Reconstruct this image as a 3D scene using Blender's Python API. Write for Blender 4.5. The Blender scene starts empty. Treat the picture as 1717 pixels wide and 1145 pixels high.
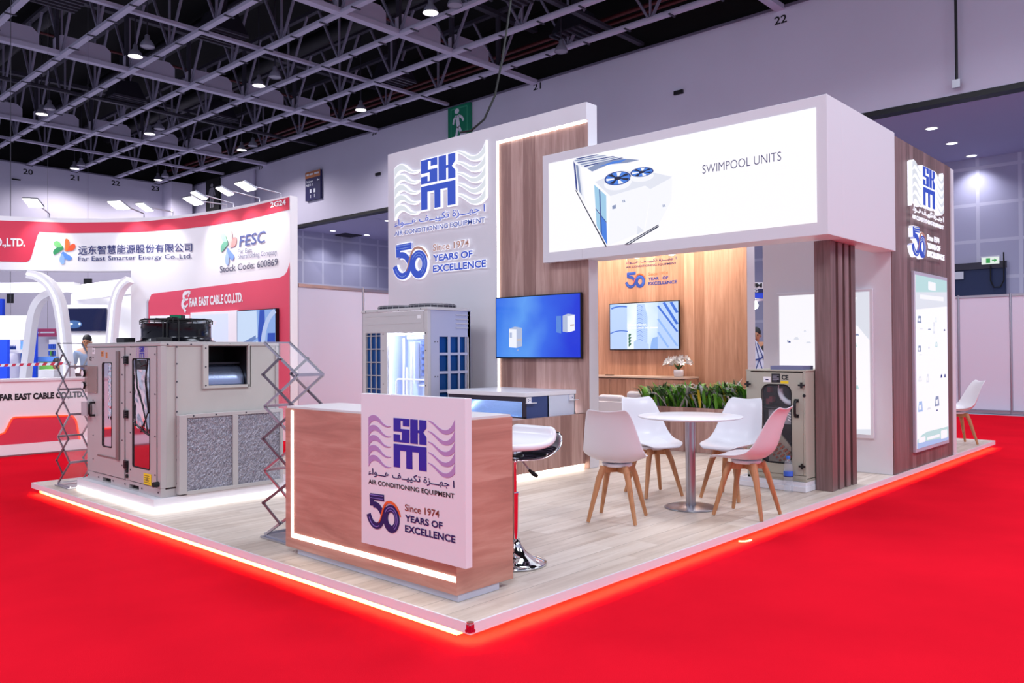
import bpy, bmesh, math, random
from mathutils import Vector, Matrix, noise as mnoise
from math import sin, cos, pi, radians, sqrt, atan2
random.seed(7)
SC = bpy.context.scene
COL = SC.collection
# ------------------------------------------------------------------ camera
IW, IH, FPX = 1717.0, 1145.0, 1361.53
CAM = Vector((-2.688, -2.773, 1.396))
YAW, PITCH, ROLL = radians(42.843), radians(0.629), radians(-0.315)
_f = Vector((cos(YAW)*cos(PITCH), sin(YAW)*cos(PITCH), sin(PITCH)))
_r = Vector((sin(YAW), -cos(YAW), 0.0)); _u = _r.cross(_f)
CR = _r*cos(ROLL) + _u*sin(ROLL); CU = -_r*sin(ROLL) + _u*cos(ROLL); CF = _f
cd = bpy.data.cameras.new('camera'); cam = bpy.data.objects.new('camera', cd); COL.objects.link(cam)
cam.matrix_world = Matrix(((CR.x, CU.x, -CF.x, CAM.x), (CR.y, CU.y, -CF.y, CAM.y), (CR.z, CU.z, -CF.z, CAM.z), (0, 0, 0, 1)))
cd.sensor_fit = 'HORIZONTAL'; cd.sensor_width = 36.0; cd.lens = 36.0*FPX/IW; cd.clip_start = 0.05; cd.clip_end = 300
SC.camera = cam
def B(u, v, **k):
    """Where the sight line through photo pixel (u, v) meets the plane x=, y= or z=; or depth d= from the camera."""
    d = CF + CR*((u-IW/2)/FPX) - CU*((v-IH/2)/FPX)
    (n, val), = k.items()
    if n == 'd': return CAM + d*val
    i = 'xyz'.index(n)
    return CAM + d*((val-CAM[i])/d[i])
def PX(p):
    q = Vector(p)-CAM; z = q.dot(CF); return IW/2+FPX*q.dot(CR)/z, IH/2-FPX*q.dot(CU)/z
# ------------------------------------------------------------------ view, world
SC.view_settings.view_transform = 'Standard'; SC.view_settings.look = 'None'
SC.view_settings.exposure = 0.0; SC.view_settings.gamma = 1.0; SC.view_settings.use_curve_mapping = False
SC.cycles.use_denoising = True
SC.cycles.max_bounces = 8; SC.cycles.diffuse_bounces = 4; SC.cycles.glossy_bounces = 4; SC.cycles.transmission_bounces = 6; SC.cycles.transparent_max_bounces = 12
SC.cycles.caustics_reflective = False; SC.cycles.caustics_refractive = False; SC.cycles.sample_clamp_indirect = 6.0
W = bpy.data.worlds.new('hall_light'); SC.world = W; W.use_nodes = True
W.node_tree.nodes['Background'].inputs[0].default_value = (0.71, 0.74, 0.95, 1); W.node_tree.nodes['Background'].inputs[1].default_value = 0.74
def lin(h):
    if isinstance(h, (tuple, list)): c = [x/255.0 for x in h]
    else: c = [int(h[i:i+2], 16)/255.0 for i in (0, 2, 4)]
    return tuple(x/12.92 if x <= 0.04045 else ((x+0.055)/1.055)**2.4 for x in c)
def area_light(name, loc, target, sx, sy, watts, col=(1, 1, 1), parent=None):
    l = bpy.data.lights.new(name, 'AREA'); l.shape = 'RECTANGLE'; l.size = sx; l.size_y = sy; l.energy = watts; l.color = col
    o = bpy.data.objects.new(name, l); COL.objects.link(o); o.location = loc
    o.rotation_euler = (Vector(target)-Vector(loc)).to_track_quat('-Z', 'Y').to_euler(); return o
def spot(name, loc, target, watts, deg=100, blend=0.6, rad=0.15, col=(1, 1, 1)):
    l = bpy.data.lights.new(name, 'SPOT'); l.energy = watts; l.spot_size = radians(deg); l.spot_blend = blend; l.shadow_soft_size = rad; l.color = col
    o = bpy.data.objects.new(name, l); COL.objects.link(o); o.location = loc
    o.rotation_euler = (Vector(target)-Vector(loc)).to_track_quat('-Z', 'Y').to_euler(); return o
# the hall's own rows of ceiling lights, over and behind where the photographer stands
HALL = (0.86, 0.91, 1.0)
for (x, y, w) in ((-7, -7, 620), (-9, 3, 620), (3.5, -9, 900), (12, -8, 620), (-6, 12, 620), (5.5, 2.0, 520), (13.5, 3, 420)):
    area_light('hall_ceiling_light', (x, y, 10.9), (x*0.7+0.6, y*0.7+0.6, 0), 3.2, 3.2, w, HALL)
# ------------------------------------------------------------------ materials
MATS = {}
def mat(name, col, rough=0.5, metal=0.0, emit=0.0, emcol=None, spec=0.5, trans=0.0, ior=1.45, alpha=1.0, var=0.0, vscale=8.0, bump=0.0, bscale=200.0, coat=0.0):
    if name in MATS: return MATS[name]
    m = bpy.data.materials.new(name); m.use_nodes = True; MATS[name] = m
    nt = m.node_tree; b = nt.nodes['Principled BSDF']; c = lin(col)
    b.inputs['Base Color'].default_value = (*c, 1); b.inputs['Roughness'].default_value = rough; b.inputs['Metallic'].default_value = metal
    b.inputs['Specular IOR Level'].default_value = spec; b.inputs['Transmission Weight'].default_value = trans; b.inputs['IOR'].default_value = ior
    if emit >= .3: b.inputs['Base Color'].default_value = (*[x*.12 for x in c], 1)
    b.inputs['Alpha'].default_value = alpha; b.inputs['Coat Weight'].default_value = coat
    if emit: b.inputs['Emission Color'].default_value = (*lin(emcol or col), 1); b.inputs['Emission Strength'].default_value = emit
    tc = nt.nodes.new('ShaderNodeTexCoord')
    if var:
        n = nt.nodes.new('ShaderNodeTexNoise'); n.inputs['Scale'].default_value = vscale; n.inputs['Detail'].default_value = 5
        nt.links.new(tc.outputs['Object'], n.inputs['Vector'])
        r = nt.nodes.new('ShaderNodeValToRGB'); r.color_ramp.elements[0].position = 0.3; r.color_ramp.elements[1].position = 0.7
        r.color_ramp.elements[0].color = (*[x*(1-var) for x in c], 1); r.color_ramp.elements[1].color = (*[min(1, x*(1+var)) for x in c], 1)
        nt.links.new(n.outputs['Fac'], r.inputs['Fac']); nt.links.new(r.outputs['Color'], b.inputs['Base Color'])
    if bump:
        n2 = nt.nodes.new('ShaderNodeTexNoise'); n2.inputs['Scale'].default_value = bscale; nt.links.new(tc.outputs['Object'], n2.inputs['Vector'])
        bp = nt.nodes.new('ShaderNodeBump'); bp.inputs['Strength'].default_value = bump; bp.inputs['Distance'].default_value = 0.01
        nt.links.new(n2.outputs['Fac'], bp.inputs['Height']); nt.links.new(bp.outputs['Normal'], b.inputs['Normal'])
    return m
def nd(nt, t, **kw):
    n = nt.nodes.new(t)
    for k, v in kw.items():
        if k.startswith('i_'):
            n.inputs[int(k[2:])].default_value = v
        else: setattr(n, k, v)
    return n
def wood(name, c_dark, c_mid, c_light, grain='z', plank=0.2, fine=16.0, rough=0.45, tone=0.35, seam=0.0):
    """Laminate: fine streaks along the grain, a tone of its own for each plank. grain z = upright, x = along x on a floor, h = level on a wall."""
    if name in MATS: return MATS[name]
    m = bpy.data.materials.new(name); m.use_nodes = True; MATS[name] = m; nt = m.node_tree; L = nt.links.new
    b = nt.nodes['Principled BSDF']; b.inputs['Roughness'].default_value = rough
    tc = nd(nt, 'ShaderNodeTexCoord'); sp = nd(nt, 'ShaderNodeSeparateXYZ'); L(tc.outputs['Object'], sp.inputs[0])
    hx = nd(nt, 'ShaderNodeMath', operation='ADD'); L(sp.outputs[0], hx.inputs[0]); L(sp.outputs[1], hx.inputs[1])
    if grain == 'z': across, along = hx.outputs[0], sp.outputs[2]
    elif grain == 'x': across, along = sp.outputs[1], sp.outputs[0]
    else: across, along = sp.outputs[2], hx.outputs[0]
    q = nd(nt, 'ShaderNodeMath', operation='DIVIDE', i_1=plank); L(across, q.inputs[0])
    fl = nd(nt, 'ShaderNodeMath', operation='FLOOR'); L(q.outputs[0], fl.inputs[0])
    w1 = nd(nt, 'ShaderNodeTexWhiteNoise', noise_dimensions='1D'); L(fl.outputs[0], w1.inputs['W'])
    # boards have ends: a second index along the grain, shifted from board to board
    sh = nd(nt, 'ShaderNodeMath', operation='MULTIPLY_ADD', i_1=3.0); L(w1.outputs['Value'], sh.inputs[0]); 
    dv = nd(nt, 'ShaderNodeMath', operation='DIVIDE', i_1=(1.25 if grain == 'x' else 9000.0)); L(along, dv.inputs[0]); L(dv.outputs[0], sh.inputs[2])
    f2 = nd(nt, 'ShaderNodeMath', operation='FLOOR'); L(sh.outputs[0], f2.inputs[0])
    cb = nd(nt, 'ShaderNodeCombineXYZ'); L(fl.outputs[0], cb.inputs[0]); L(f2.outputs[0], cb.inputs[1])
    w2 = nd(nt, 'ShaderNodeTexWhiteNoise', noise_dimensions='3D'); L(cb.outputs[0], w2.inputs['Vector'])
    a1 = nd(nt, 'ShaderNodeMath', operation='MULTIPLY', i_1=fine); L(across, a1.inputs[0])
    a2 = nd(nt, 'ShaderNodeMath', operation='MULTIPLY_ADD', i_1=0.9); L(along, a2.inputs[0])
    o2 = nd(nt, 'ShaderNodeMath', operation='MULTIPLY', i_1=40.0); L(w2.outputs['Value'], o2.inputs[0]); L(o2.outputs[0], a2.inputs[2])
    cv = nd(nt, 'ShaderNodeCombineXYZ'); L(a1.outputs[0], cv.inputs[0]); L(a2.outputs[0], cv.inputs[1])
    n1 = nd(nt, 'ShaderNodeTexNoise'); n1.inputs['Scale'].default_value = 1.3; n1.inputs['Detail'].default_value = 7; n1.inputs['Roughness'].default_value = 0.62; n1.inputs['Distortion'].default_value = 0.6
    L(cv.outputs[0], n1.inputs['Vector'])
    mx = nd(nt, 'ShaderNodeMath', operation='MULTIPLY_ADD', i_1=tone); L(w2.outputs['Value'], mx.inputs[0]); L(n1.outputs['Fac'], mx.inputs[2])
    sb = nd(nt, 'ShaderNodeMath', operation='SUBTRACT', i_1=tone*0.5); L(mx.outputs[0], sb.inputs[0])
    r = nd(nt, 'ShaderNodeValToRGB'); e = r.color_ramp.elements; e[0].position = 0.28; e[0].color = (*lin(c_dark), 1); e[1].position = 0.74; e[1].color = (*lin(c_light), 1)
    em = e.new(0.5); em.color = (*lin(c_mid), 1); L(sb.outputs[0], r.inputs['Fac'])
    out = r.outputs['Color']
    if seam:
        fr = nd(nt, 'ShaderNodeMath', operation='FRACT'); L(q.outputs[0], fr.inputs[0])
        lt = nd(nt, 'ShaderNodeMath', operation='LESS_THAN', i_1=seam); L(fr.outputs[0], lt.inputs[0])
        mxc = nd(nt, 'ShaderNodeMix', data_type='RGBA'); mxc.inputs[7].default_value = (*[x*0.6 for x in lin(c_dark)], 1)
        L(lt.outputs[0], mxc.inputs[0]); L(out, mxc.inputs[6]); out = mxc.outputs[2]
    L(out, b.inputs['Base Color'])
    return m
def grid_wall(name, c_panel, c_line, size, line):
    """Acoustic wall of square panels with pale joints (along y and z)."""
    m = bpy.data.materials.new(name); m.use_nodes = True; MATS[name] = m; nt = m.node_tree; L = nt.links.new
    b = nt.nodes['Principled BSDF']; b.inputs['Roughness'].default_value = 0.7
    tc = nd(nt, 'ShaderNodeTexCoord'); sp = nd(nt, 'ShaderNodeSeparateXYZ'); L(tc.outputs['Object'], sp.inputs[0])
    hx = nd(nt, 'ShaderNodeMath', operation='ADD'); L(sp.outputs[0], hx.inputs[0]); L(sp.outputs[1], hx.inputs[1])
    res = []
    for src in (hx.outputs[0], sp.outputs[2]):
        d = nd(nt, 'ShaderNodeMath', operation='DIVIDE', i_1=size); L(src, d.inputs[0])
        f = nd(nt, 'ShaderNodeMath', operation='FRACT'); L(d.outputs[0], f.inputs[0])
        l = nd(nt, 'ShaderNodeMath', operation='LESS_THAN', i_1=line); L(f.outputs[0], l.inputs[0]); res.append(l)
    mx = nd(nt, 'ShaderNodeMath', operation='MAXIMUM'); L(res[0].outputs[0], mx.inputs[0]); L(res[1].outputs[0], mx.inputs[1])
    mc = nd(nt, 'ShaderNodeMix', data_type='RGBA'); mc.inputs[6].default_value = (*lin(c_panel), 1); mc.inputs[7].default_value = (*lin(c_line), 1)
    L(mx.outputs[0], mc.inputs[0]); L(mc.outputs[2], b.inputs['Base Color'])
    return m
def screen(name, stops, axis=(1, 0, 0), lo=0.0, hi=1.0, strength=1.0, wob=0.25):
    """A lit picture: colour stops along an object-space direction, broken up by noise."""
    m = bpy.data.materials.new(name); m.use_nodes = True; MATS[name] = m; nt = m.node_tree; L = nt.links.new
    b = nt.nodes['Principled BSDF']; b.inputs['Base Color'].default_value = (0.01, 0.01, 0.015, 1); b.inputs['Roughness'].default_value = 0.15
    tc = nd(nt, 'ShaderNodeTexCoord'); vm = nd(nt, 'ShaderNodeVectorMath', operation='DOT_PRODUCT'); vm.inputs[1].default_value = axis; L(tc.outputs['Object'], vm.inputs[0])
    mr = nd(nt, 'ShaderNodeMapRange'); mr.inputs[1].default_value = lo; mr.inputs[2].default_value = hi; L(vm.outputs['Value'], mr.inputs[0])
    n = nd(nt, 'ShaderNodeTexNoise'); n.inputs['Scale'].default_value = 2.2; L(tc.outputs['Object'], n.inputs['Vector'])
    ma = nd(nt, 'ShaderNodeMath', operation='MULTIPLY_ADD', i_1=wob); L(n.outputs['Fac'], ma.inputs[0]); L(mr.outputs[0], ma.inputs[2])
    su = nd(nt, 'ShaderNodeMath', operation='SUBTRACT', i_1=wob*0.5); L(ma.outputs[0], su.inputs[0])
    r = nd(nt, 'ShaderNodeValToRGB'); e = r.color_ramp.elements
    e[0].position = stops[0][0]; e[0].color = (*lin(stops[0][1]), 1); e[1].position = stops[-1][0]; e[1].color = (*lin(stops[-1][1]), 1)
    for p, c in stops[1:-1]: q = e.new(p); q.color = (*lin(c), 1)
    L(su.outputs[0], r.inputs['Fac']); L(r.outputs['Color'], b.inputs['Emission Color']); b.inputs['Emission Strength'].default_value = strength
    return m
def glow(name, col, s):
    return mat(name, col, 0.5, emit=s, emcol=col)
def foil_filter(name):
    """Crumpled metal mesh of a washable air filter."""
    m = mat(name, '8f8d98', 0.45, 0.6)
    nt = m.node_tree; L = nt.links.new; b = nt.nodes['Principled BSDF']; tc = nd(nt, 'ShaderNodeTexCoord')
    mp = nd(nt, 'ShaderNodeMapping'); mp.inputs['Scale'].default_value = (1, 1, 0.6); L(tc.outputs['Object'], mp.inputs[0])
    v = nd(nt, 'ShaderNodeTexVoronoi'); v.inputs['Scale'].default_value = 190; L(mp.outputs[0], v.inputs['Vector'])
    r = nd(nt, 'ShaderNodeValToRGB'); r.color_ramp.elements[0].color = (*lin('7d7b88'), 1); r.color_ramp.elements[1].color = (*lin('c4c2ce'), 1)
    r.color_ramp.elements[0].position = 0.25; L(v.outputs['Color'], r.inputs['Fac']); L(r.outputs['Color'], b.inputs['Base Color'])
    bm_ = nd(nt, 'ShaderNodeBump'); bm_.inputs['Strength'].default_value = 0.9; bm_.inputs['Distance'].default_value = 0.004; L(v.outputs['Distance'], bm_.inputs['Height']); L(bm_.outputs['Normal'], b.inputs['Normal'])
    return m
M_white = mat('white_laminate', 'dcd9e0', 0.45)
M_whiteg = mat('white_plastic', 'e4e2ea', 0.32, coat=0.15)
M_lilac = mat('partition_panel', 'cfcbdd', 0.5)
M_alu = mat('aluminium', 'b9b7c2', 0.28, 0.9)
M_steel = mat('brushed_steel', 'aaa8b0', 0.3, 1.0)
M_chrome = mat('chrome', 'e2e4ea', 0.06, 1.0)
M_dark = mat('black_plastic', '16151a', 0.4)
M_rub = mat('black_rubber', '0d0c10', 0.7)
M_case = mat('painted_sheet_metal', 'b9b4b4', 0.42, 0.15, var=0.03, vscale=3)
M_caseside = mat('beige_sheet_metal', 'bcbab6', 0.5, 0.05, var=0.03, vscale=4)
M_olive = mat('grey_green_sheet_metal', 'b0ad9f', 0.5, 0.05)
M_ivory = mat('ivory_sheet_metal', 'c6c2c4', 0.42, 0.05)
M_glass = mat('clear_glass', 'f2f6ff', 0.03, trans=1.0, ior=1.12, spec=0.4)
M_acr = mat('clear_acrylic', 'f4f4fb', 0.06, alpha=0.22, spec=0.6)
M_smoke = mat('dark_window', '1b1a22', 0.08, spec=0.7)
M_blk = mat('black_print', '17151c', 0.5)
M_navy = mat('navy_print', '1f1b5e', 0.5)
M_blue = mat('blue_print', '2b22a0', 0.45)
M_violet = mat('violet_print', 'b08cc0', 0.5)
M_orange = mat('orange_print', 'e0602a', 0.5)
M_brown = mat('rust_print', '8a3f33', 0.5)
M_whitep = mat('white_print', 'f2f0f4', 0.5)
M_red = mat('red_panel', 'c81f3c', 0.4)
M_yel = mat('yellow_sticker', 'f0d020', 0.5)
M_led = glow('white_light_strip', 'fff3e6', 5.0)
M_ledw = glow('warm_light_strip', 'ffdcb0', 9.0)
M_ledc = glow('cool_light_strip', 'eef2ff', 5.0)
M_box = glow('lightbox_white', 'fbfaff', 0.93)
M_halo = glow('halo_white', 'f4f2ff', 1.1)
M_woodw = wood('oak_laminate_upright', '8f6a62', 'aa857c', 'c2a097', 'z', 0.19, 14, tone=0.45)
M_woodt = wood('shaded_oak_laminate_upright', '664e4c', '7c6160', '937777', 'z', 0.12, 22, tone=0.4)  # same laminate as the logo wall, its dimmer light put into the colour
M_woodc = wood('bounce_red_oak_level', 'a27062', 'b98474', 'cc9f8e', 'h', 0.6, 9, tone=0.1)  # same laminate, with the red carpet bounce put into its colour
M_woodb = wood('warm_lit_oak_upright', 'a8795f', 'bd8d72', 'd0a288', 'z', 0.17, 14, tone=0.4)  # logo wall laminate again, warm lighting put into its colour
M_deck = wood('deck_boards', 'bda99c', 'd0bfb3', 'dfd1c7', 'x', 0.19, 11, 0.42, tone=0.28, seam=0.02)
M_beech = wood('beech', '9c6540', 'b77e55', 'cb966c', 'z', 0.3, 24, tone=0.15)
# ------------------------------------------------------------------ mesh helper
ORG = {}
class MB:
    def __init__(s): s.v = []; s.f = []; s.m = []; s.s = []
    def add(s, vs, fs, m=0, smooth=False):
        b = len(s.v); s.v += [Vector(p) for p in vs]
        for f in fs: s.f.append([b+i for i in f]); s.m.append(m); s.s.append(smooth)
    def box(s, x0, x1, y0, y1, z0, z1, m=0):
        s.add([(x0, y0, z0), (x1, y0, z0), (x1, y1, z0), (x0, y1, z0), (x0, y0, z1), (x1, y0, z1), (x1, y1, z1), (x0, y1, z1)],
              [(3, 2, 1, 0), (4, 5, 6, 7), (0, 1, 5, 4), (1, 2, 6, 5), (2, 3, 7, 6), (3, 0, 4, 7)], m)
    def obox(s, c, ax, ay, az, m=0):
        c, ax, ay, az = Vector(c), Vector(ax), Vector(ay), Vector(az)
        P = [c+ax*i+ay*j+az*k for k in (-1, 1) for (i, j) in ((-1, -1), (1, -1), (1, 1), (-1, 1))]
        s.add(P, [(3, 2, 1, 0), (4, 5, 6, 7), (0, 1, 5, 4), (1, 2, 6, 5), (2, 3, 7, 6), (3, 0, 4, 7)], m)
    def bar(s, p0, p1, w, h, m=0, up=(0, 0, 1), w1=None, h1=None):
        p0, p1 = Vector(p0), Vector(p1); d = (p1-p0).normalized(); a = d.cross(Vector(up))
        if a.length < 1e-4: a = d.cross(Vector((1, 0, 0)))
        a.normalize(); b = a.cross(d); w1 = w if w1 is None else w1; h1 = h if h1 is None else h1
        P = [p0+a*i*w/2+b*j*h/2 for (i, j) in ((-1, -1), (1, -1), (1, 1), (-1, 1))]+[p1+a*i*w1/2+b*j*h1/2 for (i, j) in ((-1, -1), (1, -1), (1, 1), (-1, 1))]
        s.add(P, [(3, 2, 1, 0), (4, 5, 6, 7), (0, 1, 5, 4), (1, 2, 6, 5), (2, 3, 7, 6), (3, 0, 4, 7)], m)
    def cyl(s, p0, p1, r0, r1=None, n=16, m=0, caps=True, smooth=True):
        p0, p1 = Vector(p0), Vector(p1); r1 = r0 if r1 is None else r1; d = (p1-p0).normalized()
        a = d.cross(Vector((0, 0, 1)) if abs(d.z) < 0.9 else Vector((1, 0, 0))).normalized(); b = d.cross(a)
        P = [p0+(a*cos(2*pi*i/n)+b*sin(2*pi*i/n))*r0 for i in range(n)]+[p1+(a*cos(2*pi*i/n)+b*sin(2*pi*i/n))*r1 for i in range(n)]
        s.add(P, [(i, (i+1) % n, n+(i+1) % n, n+i) for i in range(n)], m, smooth)
        if caps: s.add(P[:n], [list(range(n))[::-1]], m); s.add(P[n:], [list(range(n))], m)
    def tube(s, pts, r, n=8, m=0, closed=False):
        pts = [Vector(p) for p in pts]; N = len(pts); P = []; a = None
        for i, p in enumerate(pts):
            t = (pts[(i+1) % N]-pts[i-1]) if closed else (pts[min(i+1, N-1)]-pts[max(i-1, 0)])
            t.normalize()
            if a is None: a = t.cross(Vector((0, 0, 1)) if abs(t.z) < 0.9 else Vector((1, 0, 0)))
            a = (a-t*a.dot(t)).normalized(); b = t.cross(a); rr = r[i] if isinstance(r, (list, tuple)) else r
            P += [p+(a*cos(2*pi*k/n)+b*sin(2*pi*k/n))*rr for k in range(n)]
        F = [(i*n+k, i*n+(k+1) % n, ((i+1) % N)*n+(k+1) % n, ((i+1) % N)*n+k) for i in range(N if closed else N-1) for k in range(n)]
        s.add(P, F, m, True)
        if not closed: s.add(P[:n], [list(range(n))[::-1]], m); s.add(P[-n:], [list(range(n))], m)
    def lathe(s, c, prof, n=24, m=0, smooth=True, a0=0, a1=2*pi, sx=1, sy=1):
        c = Vector(c); full = abs(a1-a0-2*pi) < 1e-6; k = n if full else n+1; P = []
        for (r, z) in prof: P += [c+Vector((r*sx*cos(a0+(a1-a0)*i/n), r*sy*sin(a0+(a1-a0)*i/n), z)) for i in range(k)]
        s.add(P, [(j*k+i, j*k+(i+1) % k, (j+1)*k+(i+1) % k, (j+1)*k+i) for j in range(len(prof)-1) for i in range(n)], m, smooth)
    def poly(s, pts, m=0): s.add(pts, [list(range(len(pts)))], m)
    def prism(s, pts, mp, d0, d1, m=0, ms=None, back=False):
        """Outline pts (u, v) carried onto a surface by mp(u, v, d), from depth d0 to d1 (d1 is the face)."""
        n = len(pts); s.add([mp(u, v, d1) for u, v in pts], [list(range(n))], m)
        if d1 != d0:
            P = [mp(u, v, d0) for u, v in pts]+[mp(u, v, d1) for u, v in pts]
            s.add(P, [(i, (i+1) % n, n+(i+1) % n, n+i) for i in range(n)], m if ms is None else ms)
            if back: s.add(P[:n], [list(range(n))[::-1]], m)
    def ribbon(s, pts, w, mp, d0, d1, m=0, ms=None, taper=False):
        pts = [Vector((p[0], p[1])) for p in pts]; L_, R_ = [], []; N = len(pts)
        for i, p in enumerate(pts):
            t = (pts[min(i+1, N-1)]-pts[max(i-1, 0)]).normalized(); nn = Vector((-t.y, t.x)); ww = w
            if taper: ww = w*max(0.05, sin(pi*min(0.999, max(0.001, i/(N-1))))**0.6)
            L_.append(p+nn*ww/2); R_.append(p-nn*ww/2)
        o = [(q.x, q.y) for q in L_+R_[::-1]]
        for i in range(N-1):
            q = [L_[i], L_[i+1], R_[i+1], R_[i]]; s.add([mp(a.x, a.y, d1) for a in q], [(0, 1, 2, 3)], m)
        if d1 != d0:
            n = len(o); P = [mp(u, v, d0) for u, v in o]+[mp(u, v, d1) for u, v in o]
            s.add(P, [(i, (i+1) % n, n+(i+1) % n, n+i) for i in range(n)], m if ms is None else ms)
    def text(s, st, u0, u1, v0, v1, mp, d, m=0, bold=0.0, fit=True, slant=0.0):
        """Lettering that fills u0..u1 by v0..v1."""
        V, F = text_geom(st, bold)
        xs = [p[0] for p in V]; ys = [p[1] for p in V]; x0, x1, y0, y1 = min(xs), max(xs), min(ys), max(ys)
        s.add([mp(u0+(x-x0+slant*(y-y0))/(x1-x0)*(u1-u0), v0+(y-y0)/(y1-y0)*(v1-v0), d) for x, y in V], F, m)
    def build(s, name, mats, parent=None, bevel=0.0, seg=2, org=None, subsurf=0, kind=None):
        me = bpy.data.meshes.new(name); o = bpy.data.objects.new(name, me); COL.objects.link(o)
        if parent is not None: o.parent = parent; og = ORG.get(parent.name, Vector((0, 0, 0)))
        else: og = Vector(org) if org is not None else Vector((0, 0, 0)); o.location = og
        ORG[o.name] = og
        me.from_pydata([p-og for p in s.v], [], s.f); me.validate(clean_customdata=False)
        for x in (mats if isinstance(mats, (list, tuple)) else [mats]): me.materials.append(x)
        if len(me.polygons) == len(s.f):
            me.polygons.foreach_set('material_index', s.m); me.polygons.foreach_set('use_smooth', s.s)
        me.update()
        if bevel:
            b = o.modifiers.new('edge', 'BEVEL'); b.width = bevel; b.segments = seg; b.limit_method = 'ANGLE'; b.angle_limit = radians(40)
        if subsurf:
            b = o.modifiers.new('smooth', 'SUBSURF'); b.levels = subsurf; b.render_levels = subsurf
        if kind: o['kind'] = kind
        return o
TX = {}
def text_geom(st, bold=0.0):
    k = (st, bold)
    if k in TX: return TX[k]
    c = bpy.data.curves.new('t', 'FONT'); c.body = st; c.offset = bold; c.resolution_u = 3
    o = bpy.data.objects.new('t', c); COL.objects.link(o); bpy.context.view_layer.update()
    me = o.evaluated_get(bpy.context.evaluated_depsgraph_get()).to_mesh()
    r = ([(v.co.x, v.co.y) for v in me.vertices], [tuple(p.vertices) for p in me.polygons])
    o.to_mesh_clear(); bpy.data.objects.remove(o); bpy.data.curves.remove(c); TX[k] = r
    return r
def thing(name, label, cat, loc=(0, 0, 0), rotz=0.0, group=None, local=False):
    o = bpy.data.objects.new(name, None); COL.objects.link(o); o.empty_display_size = 0.1
    o.location = loc; o.rotation_euler = (0, 0, rotz); o['label'] = label; o['category'] = cat
    if group: o['group'] = group
    ORG[o.name] = Vector((0, 0, 0)) if local else Vector(loc)
    return o
def tag(o, label, cat, group=None):
    o['label'] = label; o['category'] = cat
    if group: o['group'] = group
    return o
def dup(root, loc, rotz=0.0, label=None, group=None):
    r = root.copy(); COL.objects.link(r); r.location = loc; r.rotation_euler = (0, 0, rotz)
    if label: r['label'] = label
    if group: r['group'] = group
    for ch in list(root.children):
        c = ch.copy(); COL.objects.link(c); c.parent = r
        for g in list(ch.children):
            d = g.copy(); COL.objects.link(d); d.parent = c
    return r
def onx(x0, y0=0.0, z0=0.0, k=1.0, kz=None):      # on a face x = x0 seen from -x: u runs to -y
    kz = kz or k
    return lambda u, v, d: Vector((x0-d, y0-u*k, z0+v*kz))
def ony(y0, x0=0.0, z0=0.0, k=1.0, kz=None):      # on a face y = y0 seen from -y: u runs to +x
    kz = kz or k
    return lambda u, v, d: Vector((x0+u*k, y0-d, z0+v*kz))
def arc(cx, cy, rx, ry, a0, a1, n=24):
    return [(cx+rx*cos(radians(a0+(a1-a0)*i/n)), cy+ry*sin(radians(a0+(a1-a0)*i/n))) for i in range(n+1)]
def bez(p0, p1, p2, p3, n=12):
    return [tuple(p0[k]*(1-t)**3+3*p1[k]*t*(1-t)**2+3*p2[k]*t*t*(1-t)+p3[k]*t**3 for k in (0, 1)) for t in [i/n for i in range(n+1)]]
def rrect(u0, u1, v0, v1, r, n=5):
    o = []
    for (cx, cy, a) in ((u1-r, v1-r, 0), (u0+r, v1-r, 90), (u0+r, v0+r, 180), (u1-r, v0+r, 270)): o += arc(cx, cy, r, r, a, a+90, n)
    return o
def grow(pts, d):
    n = len(pts); A = sum(pts[i][0]*pts[(i+1) % n][1]-pts[(i+1) % n][0]*pts[i][1] for i in range(n)); sg = 1 if A > 0 else -1; out = []
    for i in range(n):
        p, q, r = Vector(pts[i-1]), Vector(pts[i]), Vector(pts[(i+1) % n]); a = (q-p); b = (r-q)
        if a.length < 1e-7 or b.length < 1e-7: out.append(tuple(q)); continue
        a.normalize(); b.normalize(); n1 = Vector((a.y, -a.x))*sg; n2 = Vector((b.y, -b.x))*sg; m = n1+n2
        if m.length < 1e-4: out.append(tuple(q+n1*d)); continue
        m.normalize(); out.append(tuple(q+m*(d/max(0.45, m.dot(n1)))))
    return out
# ------------------------------------------------------------------ the exhibitor's logo (units: metres on the counter board, u from its left wave, v = height)
ARAB = '\ufe80\ufe8d\ufeee\u0640\u0640\u0640\ufeeb \ufed2\u0640\u0640\ufef4\ufef4\ufedc\ufe97 \ufe93\ufeb0\u0640\u0640\u0640\ufeec\ufe9f \ufe8d'
def skm_polys():
    S = [(0, 0), (1, 0), (1, .31), (.60, .31), (.60, .09), (.44, .09), (.44, .44), (1, .44), (1, 1), (0, 1), (0, .69), (.41, .69), (.41, .91), (.54, .91), (.54, .56), (0, .56)]
    K = [(0, 0), (.46, 0), (.46, .43), (.57, .43), (.57, 0), (1, 0), (1, .31), (.80, .5), (1, .70), (1, 1), (.57, 1), (.57, .54), (.46, .54), (.46, 1), (0, 1)]
    M = [(0, 0), (1, 0), (1, 1), (.775, 1), (.775, .26), (.575, .26), (.575, 1), (.395, 1), (.395, .26), (.195, .26), (.195, 1), (0, 1)]
    f = lambda P, u0, u1, v0, v1: [(u0+(u1-u0)*x, v0-(v0-v1)*y) for x, y in P]
    return [f(S, .228, .360, 1.031, .902), f(K, .369, .499, 1.031, .902), f(M, .228, .499, .890, .764)]
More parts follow.
